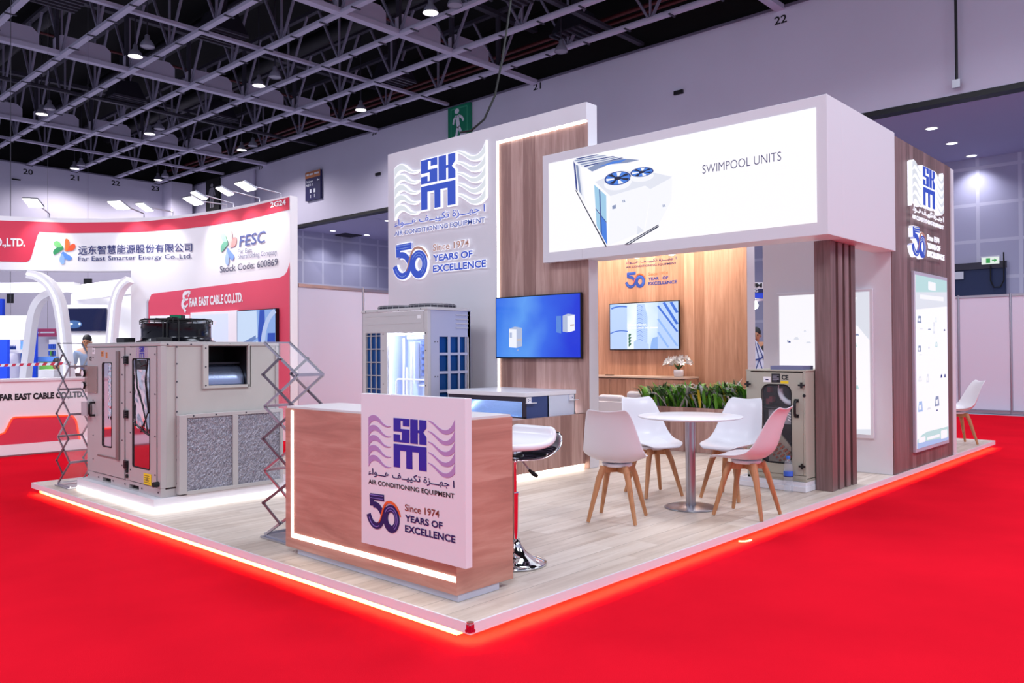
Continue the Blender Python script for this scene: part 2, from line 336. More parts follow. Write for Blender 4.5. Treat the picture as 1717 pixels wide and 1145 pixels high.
def wave_polys():
    out = []
    for i in range(5):
        z = -0.0560*i
        up = bez((.004, 1.022), (.05, 1.052), (.09, 1.035), (.125, 1.002), 10)+bez((.125, 1.002), (.155, .982), (.185, .980), (.205, .984), 6)[1:]
        lo = bez((.205, .984), (.175, .968), (.14, .978), (.11, .994), 6)[1:]+bez((.11, .994), (.07, 1.016), (.03, 1.014), (.004, .968), 10)[1:]
        L_ = [(x, y+z) for x, y in up+lo]; out.append(L_)
    for i in range(5):
        z = -0.0552*i
        up = bez((.512, 1.033), (.56, 1.030), (.58, 1.000), (.625, .990), 8)+bez((.625, .990), (.67, .982), (.70, 1.010), (.716, 1.046), 8)[1:]
        lo = [(.716, .996)]+bez((.716, .996), (.69, .968), (.65, .962), (.615, .974), 8)[1:]+bez((.615, .974), (.58, .992), (.55, 1.020), (.512, 1.030), 8)[1:]
        out.append([(x, y+z) for x, y in up+lo])
    return out
def fifty_strokes():
    ring = arc(.205, .476, .050, .056, 128, 128-360, 40)
    bowl = bez((.003, .478), (.02, .425), (.07, .405), (.105, .432), 14)+bez((.105, .432), (.14, .462), (.135, .515), (.172, .520), 12)[1:]
    bowl2 = bez((.045, .535), (.085, .545), (.118, .515), (.135, .480), 12)
    bar = [(.018, .578), (.142, .582)]; stem = [(.030, .590), (.034, .528)]
    return [(bar, .036), (stem, .036), (bowl2, .034), (bowl, .036), (ring, .040)]
def fifty_lights():
    return [(arc(.205, .476, .056, .062, 150, -60, 30), .004), (bez((.012, .462), (.03, .420), (.07, .405), (.10, .425), 14), .004), ([(.022, .588), (.138, .592)], .004), (arc(.205, .476, .042, .048, 130, -60, 30), .003), ([(.022, .572), (.136, .575)], .003)]
def swoosh():
    return bez((.095, .440), (.125, .450), (.13, .560), (.185, .566), 16)+bez((.185, .566), (.235, .572), (.272, .535), (.286, .496), 16)[1:]
def logo(parent, mp, halo=0.0, thick=0.0, years='YEARS OF', mats=None):
    """All parts of the mark; with halo the letters stand off the wall on glowing white bodies."""
    c = dict(skm=M_blue, wave=M_violet, ar=M_navy, air=M_blk, fifty=M_navy, light=M_violet, sw=M_orange, since=M_brown, yr=M_navy); c.update(mats or {})
    d = thick if thick else 0.0025
    def both(m_front):
        return [m_front, M_halo]
    g = 0.0055
    def body(b, P):
        if halo: b.prism(grow(P, g), mp, 0.0, d*0.85, 1, 1)
        b.prism(P, mp, 0.0, d, 0, 1 if halo else 0)
    b = MB(); [body(b, P) for P in skm_polys()]; b.build('letter_logo', both(c['skm']), parent)
    for i in (0, 5):
        b = MB(); [body(b, P) for P in wave_polys()[i:i+5]]; b.build('wave_mark', both(c['wave']), parent)
    for nm, st, box, m, bo in (('arabic_lettering', ARAB, (.002, .712, .690, .738), c['ar'], .012), ('company_lettering', 'AIR CONDITIONING EQUIPMENT', (.002, .712, .643, .673), c['air'], .014)):
        b = MB()
        if halo: b.text(st, box[0]-.003, box[1]+.003, box[2]-.003, box[3]+.003, mp, d*0.85, 1, bold=bo+.028)
        b.text(st, *box, mp, d, 0, bold=bo); b.build(nm, both(m), parent)
    b = MB()
    for P, w in fifty_strokes():
        if halo: b.ribbon(P, w+2*g, mp, 0, d*0.85, 1, 1)
    e = 0.0
    for P, w in fifty_strokes():
        b.ribbon(P, w, mp, 0, d+e, 0, 0); e += 0.0004
    for P, w in fifty_lights(): b.ribbon(P, w, mp, 0, d+0.003, 2, 2)
    if halo: b.ribbon(swoosh(), .022, mp, 0, d*0.9, 1, 1, taper=True)
    b.ribbon(swoosh(), .013, mp, 0, d+0.004, 3, 3, taper=True)
    b.build('anniversary_emblem', [c['fifty'], M_halo, c['light'], c['sw']], parent)
    b = MB()
    for st, box, m, bo in (('Since 1974', (.322, .597, .536, .573), 2, .012), (years, (.322, .622 if years != 'YEAR   OF' else .60, .480, .516), 0, .03), ('EXCELLENCE', (.322, .717, .423, .461), 0, .03)):
        if halo: b.text(st, box[0]-.003, box[1]+.003, box[2]-.003, box[3]+.003, mp, d*0.85, 1, bold=bo+.028)
        b.text(st, *box, mp, d, m, bold=bo)
    b.build('anniversary_lettering', [c['yr'], M_halo, c['since']], parent)
# ------------------------------------------------------------------ hall shell
M_carpet = mat('red_carpet', 'd61528', 1.0, spec=0.0, var=0.06, vscale=1.3, bump=0.25, bscale=350)
M_wall = mat('hall_wall_paint', 'c9c4da', 0.75, var=0.05, vscale=0.25)
M_roof = mat('dark_roof_deck', '060508', 0.9)
M_steelp = mat('painted_roof_steel', 'c4bed6', 0.5, 0.0)
M_steeld = mat('dark_roof_steel', '3c3947', 0.6, 0.1)
M_tile = grid_wall('acoustic_panels', 'b2b0cc', 'cbc9de', 1.22, 0.09)
M_soff = mat('lilac_soffit', 'b5b0d2', 0.8)
X1, Y1, ZT = 20.0, 45.0, 11.25
ZB = 7.8
b = MB(); b.box(-14, 30, -14, 46, -0.25, -0.012); b.build('floor', mat('grey_hall_floor', '9c9aac', .6, var=.08, vscale=.6), kind='structure')
b = MB(); b.box(-4.2, 16.45, -4.6, 9.72, -0.012, 0.0); tag(b.build('red_carpet', M_carpet, org=(5, 1, -.012)), 'bright red aisle carpet spread all round the exhibition platform', 'carpet')
b = MB(); b.box(X1, X1+0.35, -14, Y1, ZB, 11.33); wr = b.build('wall_right', M_wall, kind='structure')
b = MB(); b.box(X1-0.02, X1+0.37, -14, Y1, ZB-0.14, ZB, 0); b.build('trim_1', M_blk, kind='structure')
b = MB(); b.box(X1+.1, X1+0.35, -14, Y1, 11.33, 14); b.box(-14, X1+.35, Y1+.1, Y1+.35, 11.33, 14); b.build('wall_upper', M_roof, kind='structure')
b = MB(); b.box(X1-.05, X1+.1, -14, Y1, 11.33, 11.40); b.box(-14, X1, Y1-.05, Y1+.1, 11.33, 11.40); b.build('trim_2', mat('grey_trim', '6f6b80', .6), kind='structure')
b = MB(); b.box(-14, X1+0.35, Y1, Y1+0.35, 0, 11.33); b.box(18.45, 19.7, Y1-1.2, Y1, 0, ZT+0.1); wl = b.build('wall_left', M_wall, kind='structure')
b = MB(); b.box(X1+0.35, 28.2, -14, Y1, ZB-0.1, ZB+0.2); sof = b.build('ceiling_lower', M_soff, kind='structure')
b = MB(); b.box(27.6, 27.9, -14, 34.2, 0, ZB); b.build('wall_back', M_tile, kind='structure')
b = MB(); b.box(X1+0.2, 27.8, 34.0, 34.3, 0, ZB); b.build('wall_side', M_tile, kind='structure')
b = MB(); b.box(-14, X1+0.4, -14, Y1+0.4, 14.0, 14.2); b.build('ceiling', M_roof, kind='structure')
# bay numbers, vents and stains on the walls
def mark(name, pts, mp, d, m, parent):
    q = MB(); q.prism(pts, mp, 0, d, 0); return q.build(name, m, parent)
b = MB()
for st, u, v in (('20', 47, 288), ('21', 125, 298), ('22', 194, 307), ('23', 260, 316)):
    p = B(u, v, y=Y1); b.text(st, p.x-0.23, p.x+0.23, p.z-0.14, p.z+0.14, ony(Y1), 0.01, bold=0.02)
b.build('bay_number', M_blk, wl)
b = MB()
for st, u, v in (('20', 628, 222), ('21', 901, 145), ('22', 1309, 33), ('19', 438, 280)):
    p = B(u, v, x=X1); b.text(st, -p.y-0.19, -p.y+0.19, p.z-0.12, p.z+0.12, onx(X1), 0.01, bold=0.02)
b.build('bay_number', M_blk, wr)
# pipe drop and conduit on the wall
for (u0, v0, u1, v1, nm, lb) in ((1597, -60, 1604, 134, 'electrical_conduit', 'thin dark conduit with a small grey box high on the upper right wall'), (423, 285, 423, 341, 'drain_pipe', 'grey vertical pipe on the hall wall behind the curved booth lamps')):
    p0, p1 = B(u0, v0, x=X1-0.2), B(u1, v1, x=X1-0.2)
    t = thing(nm, lb, 'pipe', p1)
    q = MB(); q.cyl((p1.x, p1.y, p0.z), p1, 0.035 if nm[0] == 'e' else 0.16, n=8); q.build('pipe', M_blk if nm[0] == 'e' else M_steelp, t)
    if nm[0] == 'e':
        q = MB(); q.box(p1.x-0.06, p1.x+0.05, p1.y-0.09, p1.y+0.09, p1.z-0.2, p1.z); q.build('junction_box', M_alu, t)
# recess downlights
k = 0
for u, v in ((1521, 187), (1562, 215), (1596, 240), (1629, 261), (639, 355), (650, 370), (558, 387), (615, 394)):
    p = B(u, v, z=ZB-0.1); t = thing('recessed_downlight', ('round white downlight in the low ceiling over the tower, ' + ('nearest the black ceiling edge', 'second from the black ceiling edge', 'third from the black ceiling edge', 'nearest the panelled wall')[k]) if k < 4 else ('round downlight left of the logo wall, ' + ('nearest the dark ceiling edge', 'touching the logo wall edge', 'left one near the square vent', 'right of the square vent')[k-4]), 'downlight', p, group='recessed downlights')
    q = MB(); q.lathe(p, [(0.0, -0.012), (0.15, -0.012)], 20, 0); q.build('lens', M_ledc, t)
    q = MB(); q.lathe(p, [(0.15, -0.014), (0.19, -0.014), (0.19, 0.03)], 20, 0); q.build('rim', M_white, t)
    l = spot('downlight_beam', p-Vector((0, 0, 0.05)), p-Vector((0, 0, 3)), 240, 120, 0.9, 0.12, (0.9, 0.92, 1.0)); l.parent = t; l.location = Vector((0, 0, -0.05))
    k += 1
for u, v, lb in ((583, 394, 'dark square air vent in the low ceiling left of the logo wall'), (626, 368, 'round grey ceiling grille beside the low ceiling downlights')):
    p = B(u, v, z=ZB-0.105); q = MB()
    if 'square' in lb:
        q.box(p.x-0.55, p.x+0.55, p.y-0.55, p.y+0.55, p.z-0.03, p.z)
        for i in range(5): q.box(p.x-0.5, p.x+0.5, p.y-0.45+i*0.2, p.y-0.35+i*0.2, p.z-0.06, p.z-0.03)
    else: q.lathe(p, [(0.0, -.03), (.2, -.05), (.28, -.02), (.36, -.05), (.42, 0)], 24)
    tag(q.build('ceiling_vent', M_steeld if 'square' in lb else M_soff, org=p), lb, 'vent')
# dark double door and exit light in the recess
D0, D1 = B(1597, 452, x=27.58), B(1687, 449, x=27.58)
q = MB(); q.box(27.46, 27.59, D1.y, D0.y+1.2, 0, D1.z); dr = q.build('door_1', mat('navy_door_paint', '1d2c55', 0.5), kind='structure')
q = MB(); q.box(27.40, 27.46, D1.y-0.05, D0.y+1.25, D1.z, D1.z+0.22); q.build('door_frame', M_steeld, dr)
q = MB(); y = D1.y+0.2; q.box(27.38, 27.46, y+1.0, y+2.1, D1.z-0.3, D1.z-0.05); q.build('door_closer', M_alu, dr)
q = MB(); q.box(27.445, 27.46, y+2.05, y+2.08, 0.1, D1.z-0.02); q.build('door_gap', M_blk, dr)
p = B(1661, 437, x=27.4); t = thing('exit_sign_light', 'small lit white exit sign with green running figure over the navy double door', 'exit sign', p)
q = MB(); q.box(27.34, 27.4, p.y-0.25, p.y+0.25, p.z-0.11, p.z+0.11); q.build('lit_panel', glow('exit_panel_white', 'e8f2ea', 0.9), t)
q = MB(); q.prism([(-.12, -.08), (.0, -.08), (.0, .08), (-.12, .08)], onx(27.34, p.y, p.z), 0, .005); q.prism([(.05, -.02), (.12, -.02), (.12, -.06), (.2, 0), (.12, .06), (.12, .02), (.05, .02)], onx(27.34, p.y, p.z), 0, .005); q.build('pictogram', glow('exit_green', '3fae5a', 0.7), t)
q = MB(); q.box(27.34, 27.4, p.y-0.27, p.y+0.27, p.z+0.11, p.z+0.15); q.build('housing', M_alu, t)
p = B(1671, 470, x=27.3); q = MB(); q.tube([(27.35, p.y+0.18, p.z+0.5), (27.35, p.y+0.18, p.z+0.0), (27.32, p.y+.08, p.z-0.22), (27.32, p.y-.1, p.z-0.22), (27.35, p.y-.2, p.z), (27.35, p.y-.2, p.z+.9)], 0.022, 8)
tag(q.build('hanging_cable', M_rub, org=p), 'black cable hanging in a loop over the navy double door', 'cable')
# green running-man board, wayfinding board, black toilet banner on the hall wall
def board(name, label, cat, u0, v0, u1, v1, x, m, th=0.12):
    a, c = B(u0, v0, x=x), B(u1, v1, x=x); t = thing(name, label, cat, (x, (a.y+c.y)/2, c.z))
    q = MB(); q.box(x, x+th, c.y, a.y, c.z, a.z); q.build('panel', m, t); w = a.y-c.y; h = a.z-c.z
    return t, onx(x, a.y, c.z, w, h)
M_green = mat('exit_board_green', '0f7a5a', 0.5); M_pale = mat('pale_print', 'd9dbe8', 0.5)
t, mp = board('exit_board', 'large green emergency exit board with white running figure above the logo wall', 'exit sign', 751, 182, 788, 237, X1-0.14, M_green)
q = MB(); q.prism(arc(.42, .86, .10, .068, 0, 360, 16)[:-1], mp, 0, .01)
for pts, w in (([(.44, .75), (.45, .60), (.50, .44)], .15), ([(.40, .74), (.28, .66), (.25, .54)], .07), ([(.50, .74), (.64, .68), (.72, .58)], .07), ([(.46, .45), (.40, .25), (.26, .02)], .10), ([(.50, .46), (.60, .30), (.60, .22), (.84, .26)], .10)): q.ribbon(pts, w, mp, 0, .01)
q.build('running_figure', M_pale, t)
q = MB(); [q.ribbon(p, .03, mp, 0, .008) for p in ([(.15, .05), (.15, .93)], [(.15, .93), (.88, .93)], [(.88, .93), (.88, .3)])]; q.build('door_outline', mat('exit_board_light_green', '3a9a78', 0.5), t)
t, mp = board('wayfinding_sign', 'navy direction sign with an orange top band on the left hall wall', 'sign', 512, 290, 537, 332, X1-0.14, mat('sign_navy', '231f52', 0.5))
q = MB(); q.prism([(0, .78), (1, .78), (1, 1), (0, 1)], mp, 0, .006); q.build('orange_band', mat('sign_orange', 'b5714a', 0.5), t)
q = MB(); q.text("Za'abeel", .05, .5, .62, .70, mp, .008, bold=.02); q.text('Hall 1-3', .05, .5, .49, .58, mp, .008, bold=.02); [q.prism([(a, .87), (a+w, .87), (a+w, .93), (a, .93)], mp, 0, .012) for a, w in ((.08, .16), (.28, .24), (.62, .3))]
q.ribbon([(.84, .66), (.94, .66)], .02, mp, 0, .008); q.prism([(.84, .70), (.78, .66), (.84, .62)], mp, 0, .008); q.prism([(.30, .25), (.42, .25), (.42, .38), (.30, .38)], mp, 0, .008); q.prism([(.56, .25), (.68, .25), (.68, .38), (.56, .38)], mp, 0, .008)
q.ribbon([(.36, .08), (.36, .19)], .03, mp, 0, .008); q.ribbon([(.62, .08), (.62, .19)], .03, mp, 0, .008); q.build('lettering', M_pale, t)
t, mp = board('toilet_banner', 'tall black banner with a pale standing figure high on the hall wall', 'banner', 345, 303, 367, 353, X1-0.13, M_rub)
q = MB(); q.prism(arc(.47, .80, .10, .055, 0, 360, 14)[:-1], mp, 0, .01)
for pts, w in (([(.47, .73), (.47, .50)], .24), ([(.34, .70), (.22, .48)], .07), ([(.60, .70), (.72, .48)], .07), ([(.40, .50), (.38, .14)], .10), ([(.54, .50), (.56, .14)], .10)): q.ribbon(pts, w, mp, 0, .01)
q.build('figure', mat('banner_figure', '8d8a96', 0.5), t)
for u, v in ((1138, 155), (634, 292), (27, 301)):
    p = B(u, v, x=X1-0.04) if u > 100 else B(u, v, y=Y1-0.04)
    q = MB(); q.box(p.x-0.05, p.x+0.03, p.y-0.16, p.y+0.16, p.z-0.06, p.z+0.06) if u > 100 else q.box(p.x-.2, p.x+.2, p.y-.05, p.y+.03, p.z-.03, p.z+.03)
    tag(q.build('wall_camera', M_blk, org=p), {1138: 'small black camera on the hall wall above the bright lightbox', 634: 'tiny black fitting on the hall wall beside the logo wall', 27: 'small dark fitting on the left hall wall below bay number 20'}[u], 'camera')
# ------------------------------------------------------------------ roof steel
def truss(x, y0, y1):
    t = thing('roof_truss', '', 'roof truss', (x, y1, ZT), group='roof trusses running to the left hall wall')
    q = MB(); q.box(x-.09, x+.09, y0, y1, ZT, ZT+.10); q.box(x-.03, x+.03, y0, y1, ZT+.10, ZT+.16); y = y0+.6
    while y < y1:
        q.box(x-.16, x+.16, y-.03, y+.03, ZT-.03, ZT+.001, 1); y += 1.58
    q.build('bottom_chord', [M_steelp, M_steeld], t)
    q = MB(); q.box(x-.08, x+.08, y0, y1, 13.3, 13.42); q.build('top_chord', M_steeld, t)
    q = MB(); y = 7.5
    while y < y1:
        if y > y0+1:
            q.bar((x, y, ZT+.1), (x, y, 13.35), .06, .06)
            for s in (-1, 1): q.bar((x, y+s*.05, ZT+.1), (x, y+s*1.25, 13.35), .07, .07)
        y += 3.1667
    q.build('lattice', mat('lattice_steel', '8d889e', .55), t)
    return t
TXS = [18.0, 15.75, 13.5, 11.3, 9.1, 6.9, 4.65, 2.4, 0.15]
for i, x in enumerate(TXS):
    truss(x, 3.0 if x > 8 else 9.0, Y1)['label'] = 'grey lattice roof truss, ' + ('first', 'second', 'third', 'fourth', 'fifth', 'sixth', 'seventh', 'eighth', 'ninth')[i] + ' from the right hall wall'
for i, y in enumerate((7.5, 17.0, 26.5, 36.0)):
    t = thing('roof_girder', 'wide grey girder across the roof trusses ending at the right wall, ' + ('nearest', 'second', 'third', 'farthest')[i] + ' of four', 'girder', (X1-.1, y, ZT+.1), group='main girders ending at the right wall')
    x0 = -3 if y > 12 else 8
    q = MB(); q.box(x0, X1, y-.13, y+.13, ZT+.02, ZT+.17); q.build('bottom_flange', M_steelp, t)
    q = MB(); x = 17.2
    while x > x0:
        P = [(x-1.55, ZT+.17), (x+.25, ZT+.17), (x+.25, ZT+.55), (x+.05, ZT+.72), (x-1.35, ZT+.72), (x-1.55, ZT+.55)]
        q.prism(P, ony(y-.06), -.12, 0.0, 0, back=True); x -= 2.25
    q.build('web_plate', M_steelp, t)
    q = MB(); q.box(x0, X1, y-.12, y+.12, 13.2, 13.35); x = 18
    while x > x0:
        q.bar((x, y, ZT+.1), (x, y, 13.3), .16, .10); x -= 2.25
    q.build('top_flange', M_steeld, t)
for i, y in enumerate((3.5, 12.3, 21.8, 31.3, 40.6)):
    t = thing('cable_tray', 'thin grey cable tray slung across the roof trusses, ' + ('nearest', 'second', 'third', 'fourth', 'farthest')[i] + ' of five', 'cable tray', (10, y, ZT+.3), group='cable trays between the girders')
    q = MB(); q.box(0 if y > 10 else 10, X1, y-.09, y+.09, ZT+.24, ZT+.34); q.build('tray', M_steeld if i % 2 else M_steelp, t)
    q = MB(); [q.tube([(x, y+.02, ZT+.36) for x in (0 if y > 10 else 10, 6, 12, X1)], .03, 6)]; q.build('cable', M_rub, t)
for i, (x, y) in enumerate(((10.2, 10.5), (5.7, 13.5), (14.6, 12.8), (10.2, 22.0), (5.6, 22.8), (16.9, 21.5), (14.7, 31.0), (10.8, 31.2), (18.2, 13.6), (17.0, 6.0))):
    t = thing('air_diffuser', 'dark square air diffuser box hung in the roof, ' + ('first', 'second', 'third', 'fourth', 'fifth', 'sixth', 'seventh', 'eighth', 'ninth', 'tenth')[i] + ' of ten', 'air diffuser', (x, y, ZT+.5), group='dark diffuser boxes in the roof')
    q = MB(); q.add([(x+sx*a, y+sy*a, z) for z, a in ((ZT+.45, .62), (ZT+1.15, .38)) for sx, sy in ((-1, -1), (1, -1), (1, 1), (-1, 1))], [(3, 2, 1, 0), (4, 5, 6, 7), (0, 1, 5, 4), (1, 2, 6, 5), (2, 3, 7, 6), (3, 0, 4, 7)]); q.build('hood', mat('diffuser_grey', '2a2833', 0.6), t)
    q = MB(); [q.box(x-.66, x+.66, y-.6+j*.24, y-.52+j*.24, ZT+.38, ZT+.45) for j in range(6)]; q.build('grille', M_steeld, t)
    q = MB(); q.cyl((x, y, ZT+1.1), (x, y, 14.0), .2, n=14); q.build('duct', mat('diffuser_grey', '2a2833', 0.6), t)
for i, (x, z, r) in enumerate(((3.4, 13.5, .3), (7.3, 13.5, .3), (11.6, 13.5, .3), (15.3, 13.5, .3))):
    q = MB(); q.cyl((x, 6, z), (x, Y1, z), r, n=16)
    tag(q.build('ventilation_duct', mat('dark_duct', '121117', 0.55), org=(x, 6, z)), 'long dark round air duct under the roof, ' + ('farthest left', 'second from left', 'third from left', 'nearest the right wall')[i], 'duct', 'roof ducts')
M_redp = mat('red_sprinkler_pipe', '5c2428', 0.5)
for i, (x, z) in enumerate(((18.75, 12.15), (19.0, 12.3), (19.25, 12.2), (19.5, 12.35))):
    q = MB(); q.cyl((x, 2, z), (x, Y1-.1, z), .055, n=8)
    tag(q.build('sprinkler_pipe', M_redp, org=(x, 2, z)), 'dull red sprinkler pipe along the right hall wall, ' + ('first', 'second', 'third', 'fourth')[i] + ' out from the roof', 'pipe', 'red sprinkler pipes')
for i, y in enumerate((9.6, 19.4, 29.2)):
    q = MB(); q.tube([(4, y, 12.9), (9, y+.1, 12.85), (15, y, 12.9), (19.8, y, 12.8)], .05, 6)
    tag(q.build('sprinkler_branch', M_redp, org=(4, y, 12.9)), 'thin dull red pipe crossing between roof trusses, ' + ('nearest', 'middle', 'farthest')[i], 'pipe', 'red branch pipes')
# ------------------------------------------------------------------ high-bay lamps
M_shade = mat('lamp_shade_grey', '8f8ca0', 0.4, 0.3); M_bulb = glow('lamp_bulb', 'fff6ea', 9.0); M_bulb0 = mat('lamp_glass_unlit', '9a98a8', 0.3)
def lamp(u, v, lit, label, k):
    p = B(u, v, z=10.95)
    t = thing('high_bay_lamp', label, 'lamp', p, group='bell lamps hanging in the roof')
    q = MB(); q.lathe(p, [(.22, 0), (.215, .04), (.18, .13), (.12, .21), (.08, .25), (.075, .37), (.03, .40)], 24); q.build('lamp_shade', M_shade, t)
    q = MB(); q.lathe(p, [(0, .012), (.12, .012), (.205, .02)], 24); q.build('bulb', M_bulb if lit else M_bulb0, t)
    q = MB(); q.cyl(p+Vector((0, 0, .38)), (p.x, p.y, 14.0), .02, n=6); q.build('hanger', M_steeld, t)
    if lit:
        l = spot('lamp_beam', p, p-Vector((0, 0, 1)), 1150, 160, 0.5, 0.2, (1.0, 0.96, 0.95)); l.parent = t; l.location = (0, 0, -0.02)
LP = [(227, 95, 1, 'brightly lit bell lamp left of the first roof girder'), (247, 79, 0, 'unlit bell lamp just above the bright left one'), (434, 144, 1, 'lit bell lamp under the middle roof trusses'), (461, 130, 0, 'unlit bell lamp beside the middle lit lamp'),
      (70, 192, 1, 'lit bell lamp at the far left of the roof'), (83, 184, 0, 'unlit bell lamp beside the far left lit lamp'), (251, 225, 1, 'lit bell lamp above the curved booth centre'), (267, 217, 0, 'unlit bell lamp beside the lamp above the curved booth centre'),
      (125, 283, 1, 'lit bell lamp close to bay number 21 on the left wall'), (136, 278, 0, 'unlit bell lamp close to bay number 21'), (265, 302, 1, 'lit bell lamp close to bay number 23'), (277, 297, 0, 'unlit bell lamp close to bay number 23'),
      (405, 252, 1, 'lit bell lamp near the hall corner girder end'), (424, 245, 0, 'unlit bell lamp near the hall corner girder end'), (722, 22, 1, 'large lit bell lamp at the top edge above the logo wall'), (763, 10, 0, 'unlit bell lamp at the top edge beside the large lit one'),
      (605, 185, 1, 'lit bell lamp left of bay number 20 on the right wall'), (941, 87, 0, 'unlit bell lamp right of bay number 21 on the right wall')]
for i, a in enumerate(LP): lamp(*a, i)
# loose black cable from the roof to the booth wall
q = MB(); pts = [B(u, v, d=d) for u, v, d in ((862, -40, 9.5), (851, 40, 9.3), (842, 100, 9.1), (830, 160, 8.9), (812, 200, 8.8), (790, 219, 8.8), (772, 222, 8.9))]
q.tube(pts, .012, 8); tag(q.build('power_cable', M_rub, org=pts[-1]), 'black power cable hanging from the roof to the top of the logo wall', 'cable')
# shell-scheme partitions
def partition(name, label, p0, p1, h, n, group):
    p0, p1 = Vector((*p0, 0)), Vector((*p1, 0)); d = (p1-p0); L_ = d.length; d.normalize(); nn = Vector((-d.y, d.x, 0))
    for i in range(n):
        a, c = p0+d*L_*i/n, p0+d*L_*(i+1)/n; t = thing(name, label[i], 'partition panel', a, group=group)
        q = MB(); q.obox((a+c)/2+Vector((0, 0, h/2+.03)), d*(L_/n/2-.025), nn*.004, Vector((0, 0, h/2-.05))); q.build('panel', M_lilac, t)
        q = MB(); q.obox((a+c)/2+Vector((0, 0, h-.02)), d*(L_/n/2-.02), nn*.018, Vector((0, 0, .025))); q.obox((a+c)/2+Vector((0, 0, .03)), d*(L_/n/2-.02), nn*.018, Vector((0, 0, .03))); q.build('rail', M_alu, t)
        q = MB(); q.cyl(a, a+Vector((0, 0, h+.02)), .022, n=10); q.build('post', M_alu, t)
PR = [(16.9, 4.1), (16.9, -0.85)]
partition('partition_panel', ['pale shell-scheme wall panel at the right, fifth from the frame edge', 'pale shell-scheme wall panel at the right, behind the white tower chair', 'pale shell-scheme wall panel at the right with two metal posts', 'pale shell-scheme wall panel cut by the right frame edge', 'pale shell-scheme wall panel beyond the right frame edge'], PR[0], PR[1], 2.52, 5, 'right partition panels')
partition('partition_panel', ['pale shell-scheme wall panel beside the red booth end', 'pale shell-scheme wall panel behind the tall outdoor unit', 'pale shell-scheme wall panel hidden by the logo wall', 'pale shell-scheme wall panel far behind the logo wall'], (4.35, 8.35), (10.0, 9.1), 2.46, 4, 'left partition panels')
# ------------------------------------------------------------------ booth platform
LX, LY, HP = 10.2, 6.28, 0.10
t = thing('booth_platform', 'low wood-floored exhibition platform with white edge and glowing light strip on red carpet', 'platform', (0, 0, 0))
q = MB(); q.box(0.012, LX-.012, 0.012, LY-.012, 0.062, HP-.002); q.build('deck', M_deck, t)
q = MB(); q.box(0, 0.012, 0, LY, 0.05, HP+.002); q.box(0.012, LX, 0, 0.012, 0.05, HP+.002); q.box(LX-.012, LX, .012, LY, .05, HP+.002); q.box(.012, LX-.012, LY-.012, LY, .05, HP+.002)
q.build('edge_fascia', M_whiteg, t)
q = MB(); q.box(0.055, LX-.055, 0.15, LY-.055, 0, .062); q.build('base', M_whiteg, t)
M_pl = glow('platform_light', 'ffb84a', 340.0)
q = MB(); q.box(0.018, 0.028, .03, LY-.12, .0565, .0615); q.build('light_strip', M_pl, t)
q = MB(); q.box(.03, LX-.03, 0.018, 0.028, .0565, .0615); q.build('light_strip', M_pl, t)
q = MB(); [q.obox((a, c, .0775), d1, d2, (0, 0, .018)) for a, c, d1, d2 in ((.012, -.001, (.013, 0, 0), (0, .002, 0)), (-.001, .012, (.002, 0, 0), (0, .013, 0)))]
for a, c in ((-.003, .022), (.022, -.003), (-.003, .006), (.006, -.003)):
    n = Vector((-.003, 0, 0)) if a < 0 else Vector((0, -.003, 0)); q.cyl((a, c, .066 if max(a, c) > .01 else .088), Vector((a, c, .066 if max(a, c) > .01 else .088))+n, .008 if max(a, c) > .01 else .004, n=12, m=0 if max(a, c) > .01 else 1)
q.build('corner_bracket', [mat('red_bracket', 'c00d3a', 0.35, 0.3), M_chrome], t)
q = MB(); q.cyl((.012, .012, HP+.002), (.012, .012, HP+.006), .018, n=20); q.build('corner_cap', M_chrome, t)
# ------------------------------------------------------------------ logo wall
WX, WY0, WY1, WZ = 4.42, 2.66, 6.12, 4.12
LDY = 4.012; LDZ = 3.90
t = thing('logo_wall', 'tall white and wood booth wall with large halo-lit blue logo and light strip', 'booth wall', (WX, WY0, HP))
q = MB(); q.box(WX, WX+.16, WY0, WY1, HP, WZ); q.build('wall_body', M_white, t)
q = MB(); q.box(WX-.03, WX, LDY+.02, WY1, HP, WZ); q.box(WX-.03, WX, WY0, LDY+.02, LDZ+.03, WZ); q.build('front_board', M_white, t)
q = MB(); q.box(WX-.008, WX, WY0+.004, LDY, HP, LDZ); q.build('wood_cladding', M_woodw, t)
q = MB(); q.box(WX-.028, WX, LDY, LDY+.02, HP, LDZ+.03); q.box(WX-.028, WX, WY0+.03, LDY, LDZ, LDZ+.03); q.build('light_strip', M_led, t)
M_lb = mat('lit_blue_face', '3156dc', 0.4, emit=0.62, emcol='3a5ee0'); M_lw = mat('lit_white_face', 'd8dce8', 0.4, emit=0.82, emcol='e4e9f0'); M_lr = mat('lit_bronze_face', 'b78a78', 0.4, emit=0.15)
HM = dict(skm=M_lb, wave=M_lw, ar=M_lb, air=mat('dim_blue_face', '4a62b4', 0.4, emit=0.1), fifty=M_lb, light=mat('sky_blue_print', '8fb0f0', 0.4), sw=M_lr, since=M_lr, yr=M_lb)
k = 2.456
logo(t, onx(WX-.03, 5.945, 3.905-1.03*k, k), halo=1, thick=.035, mats=HM)
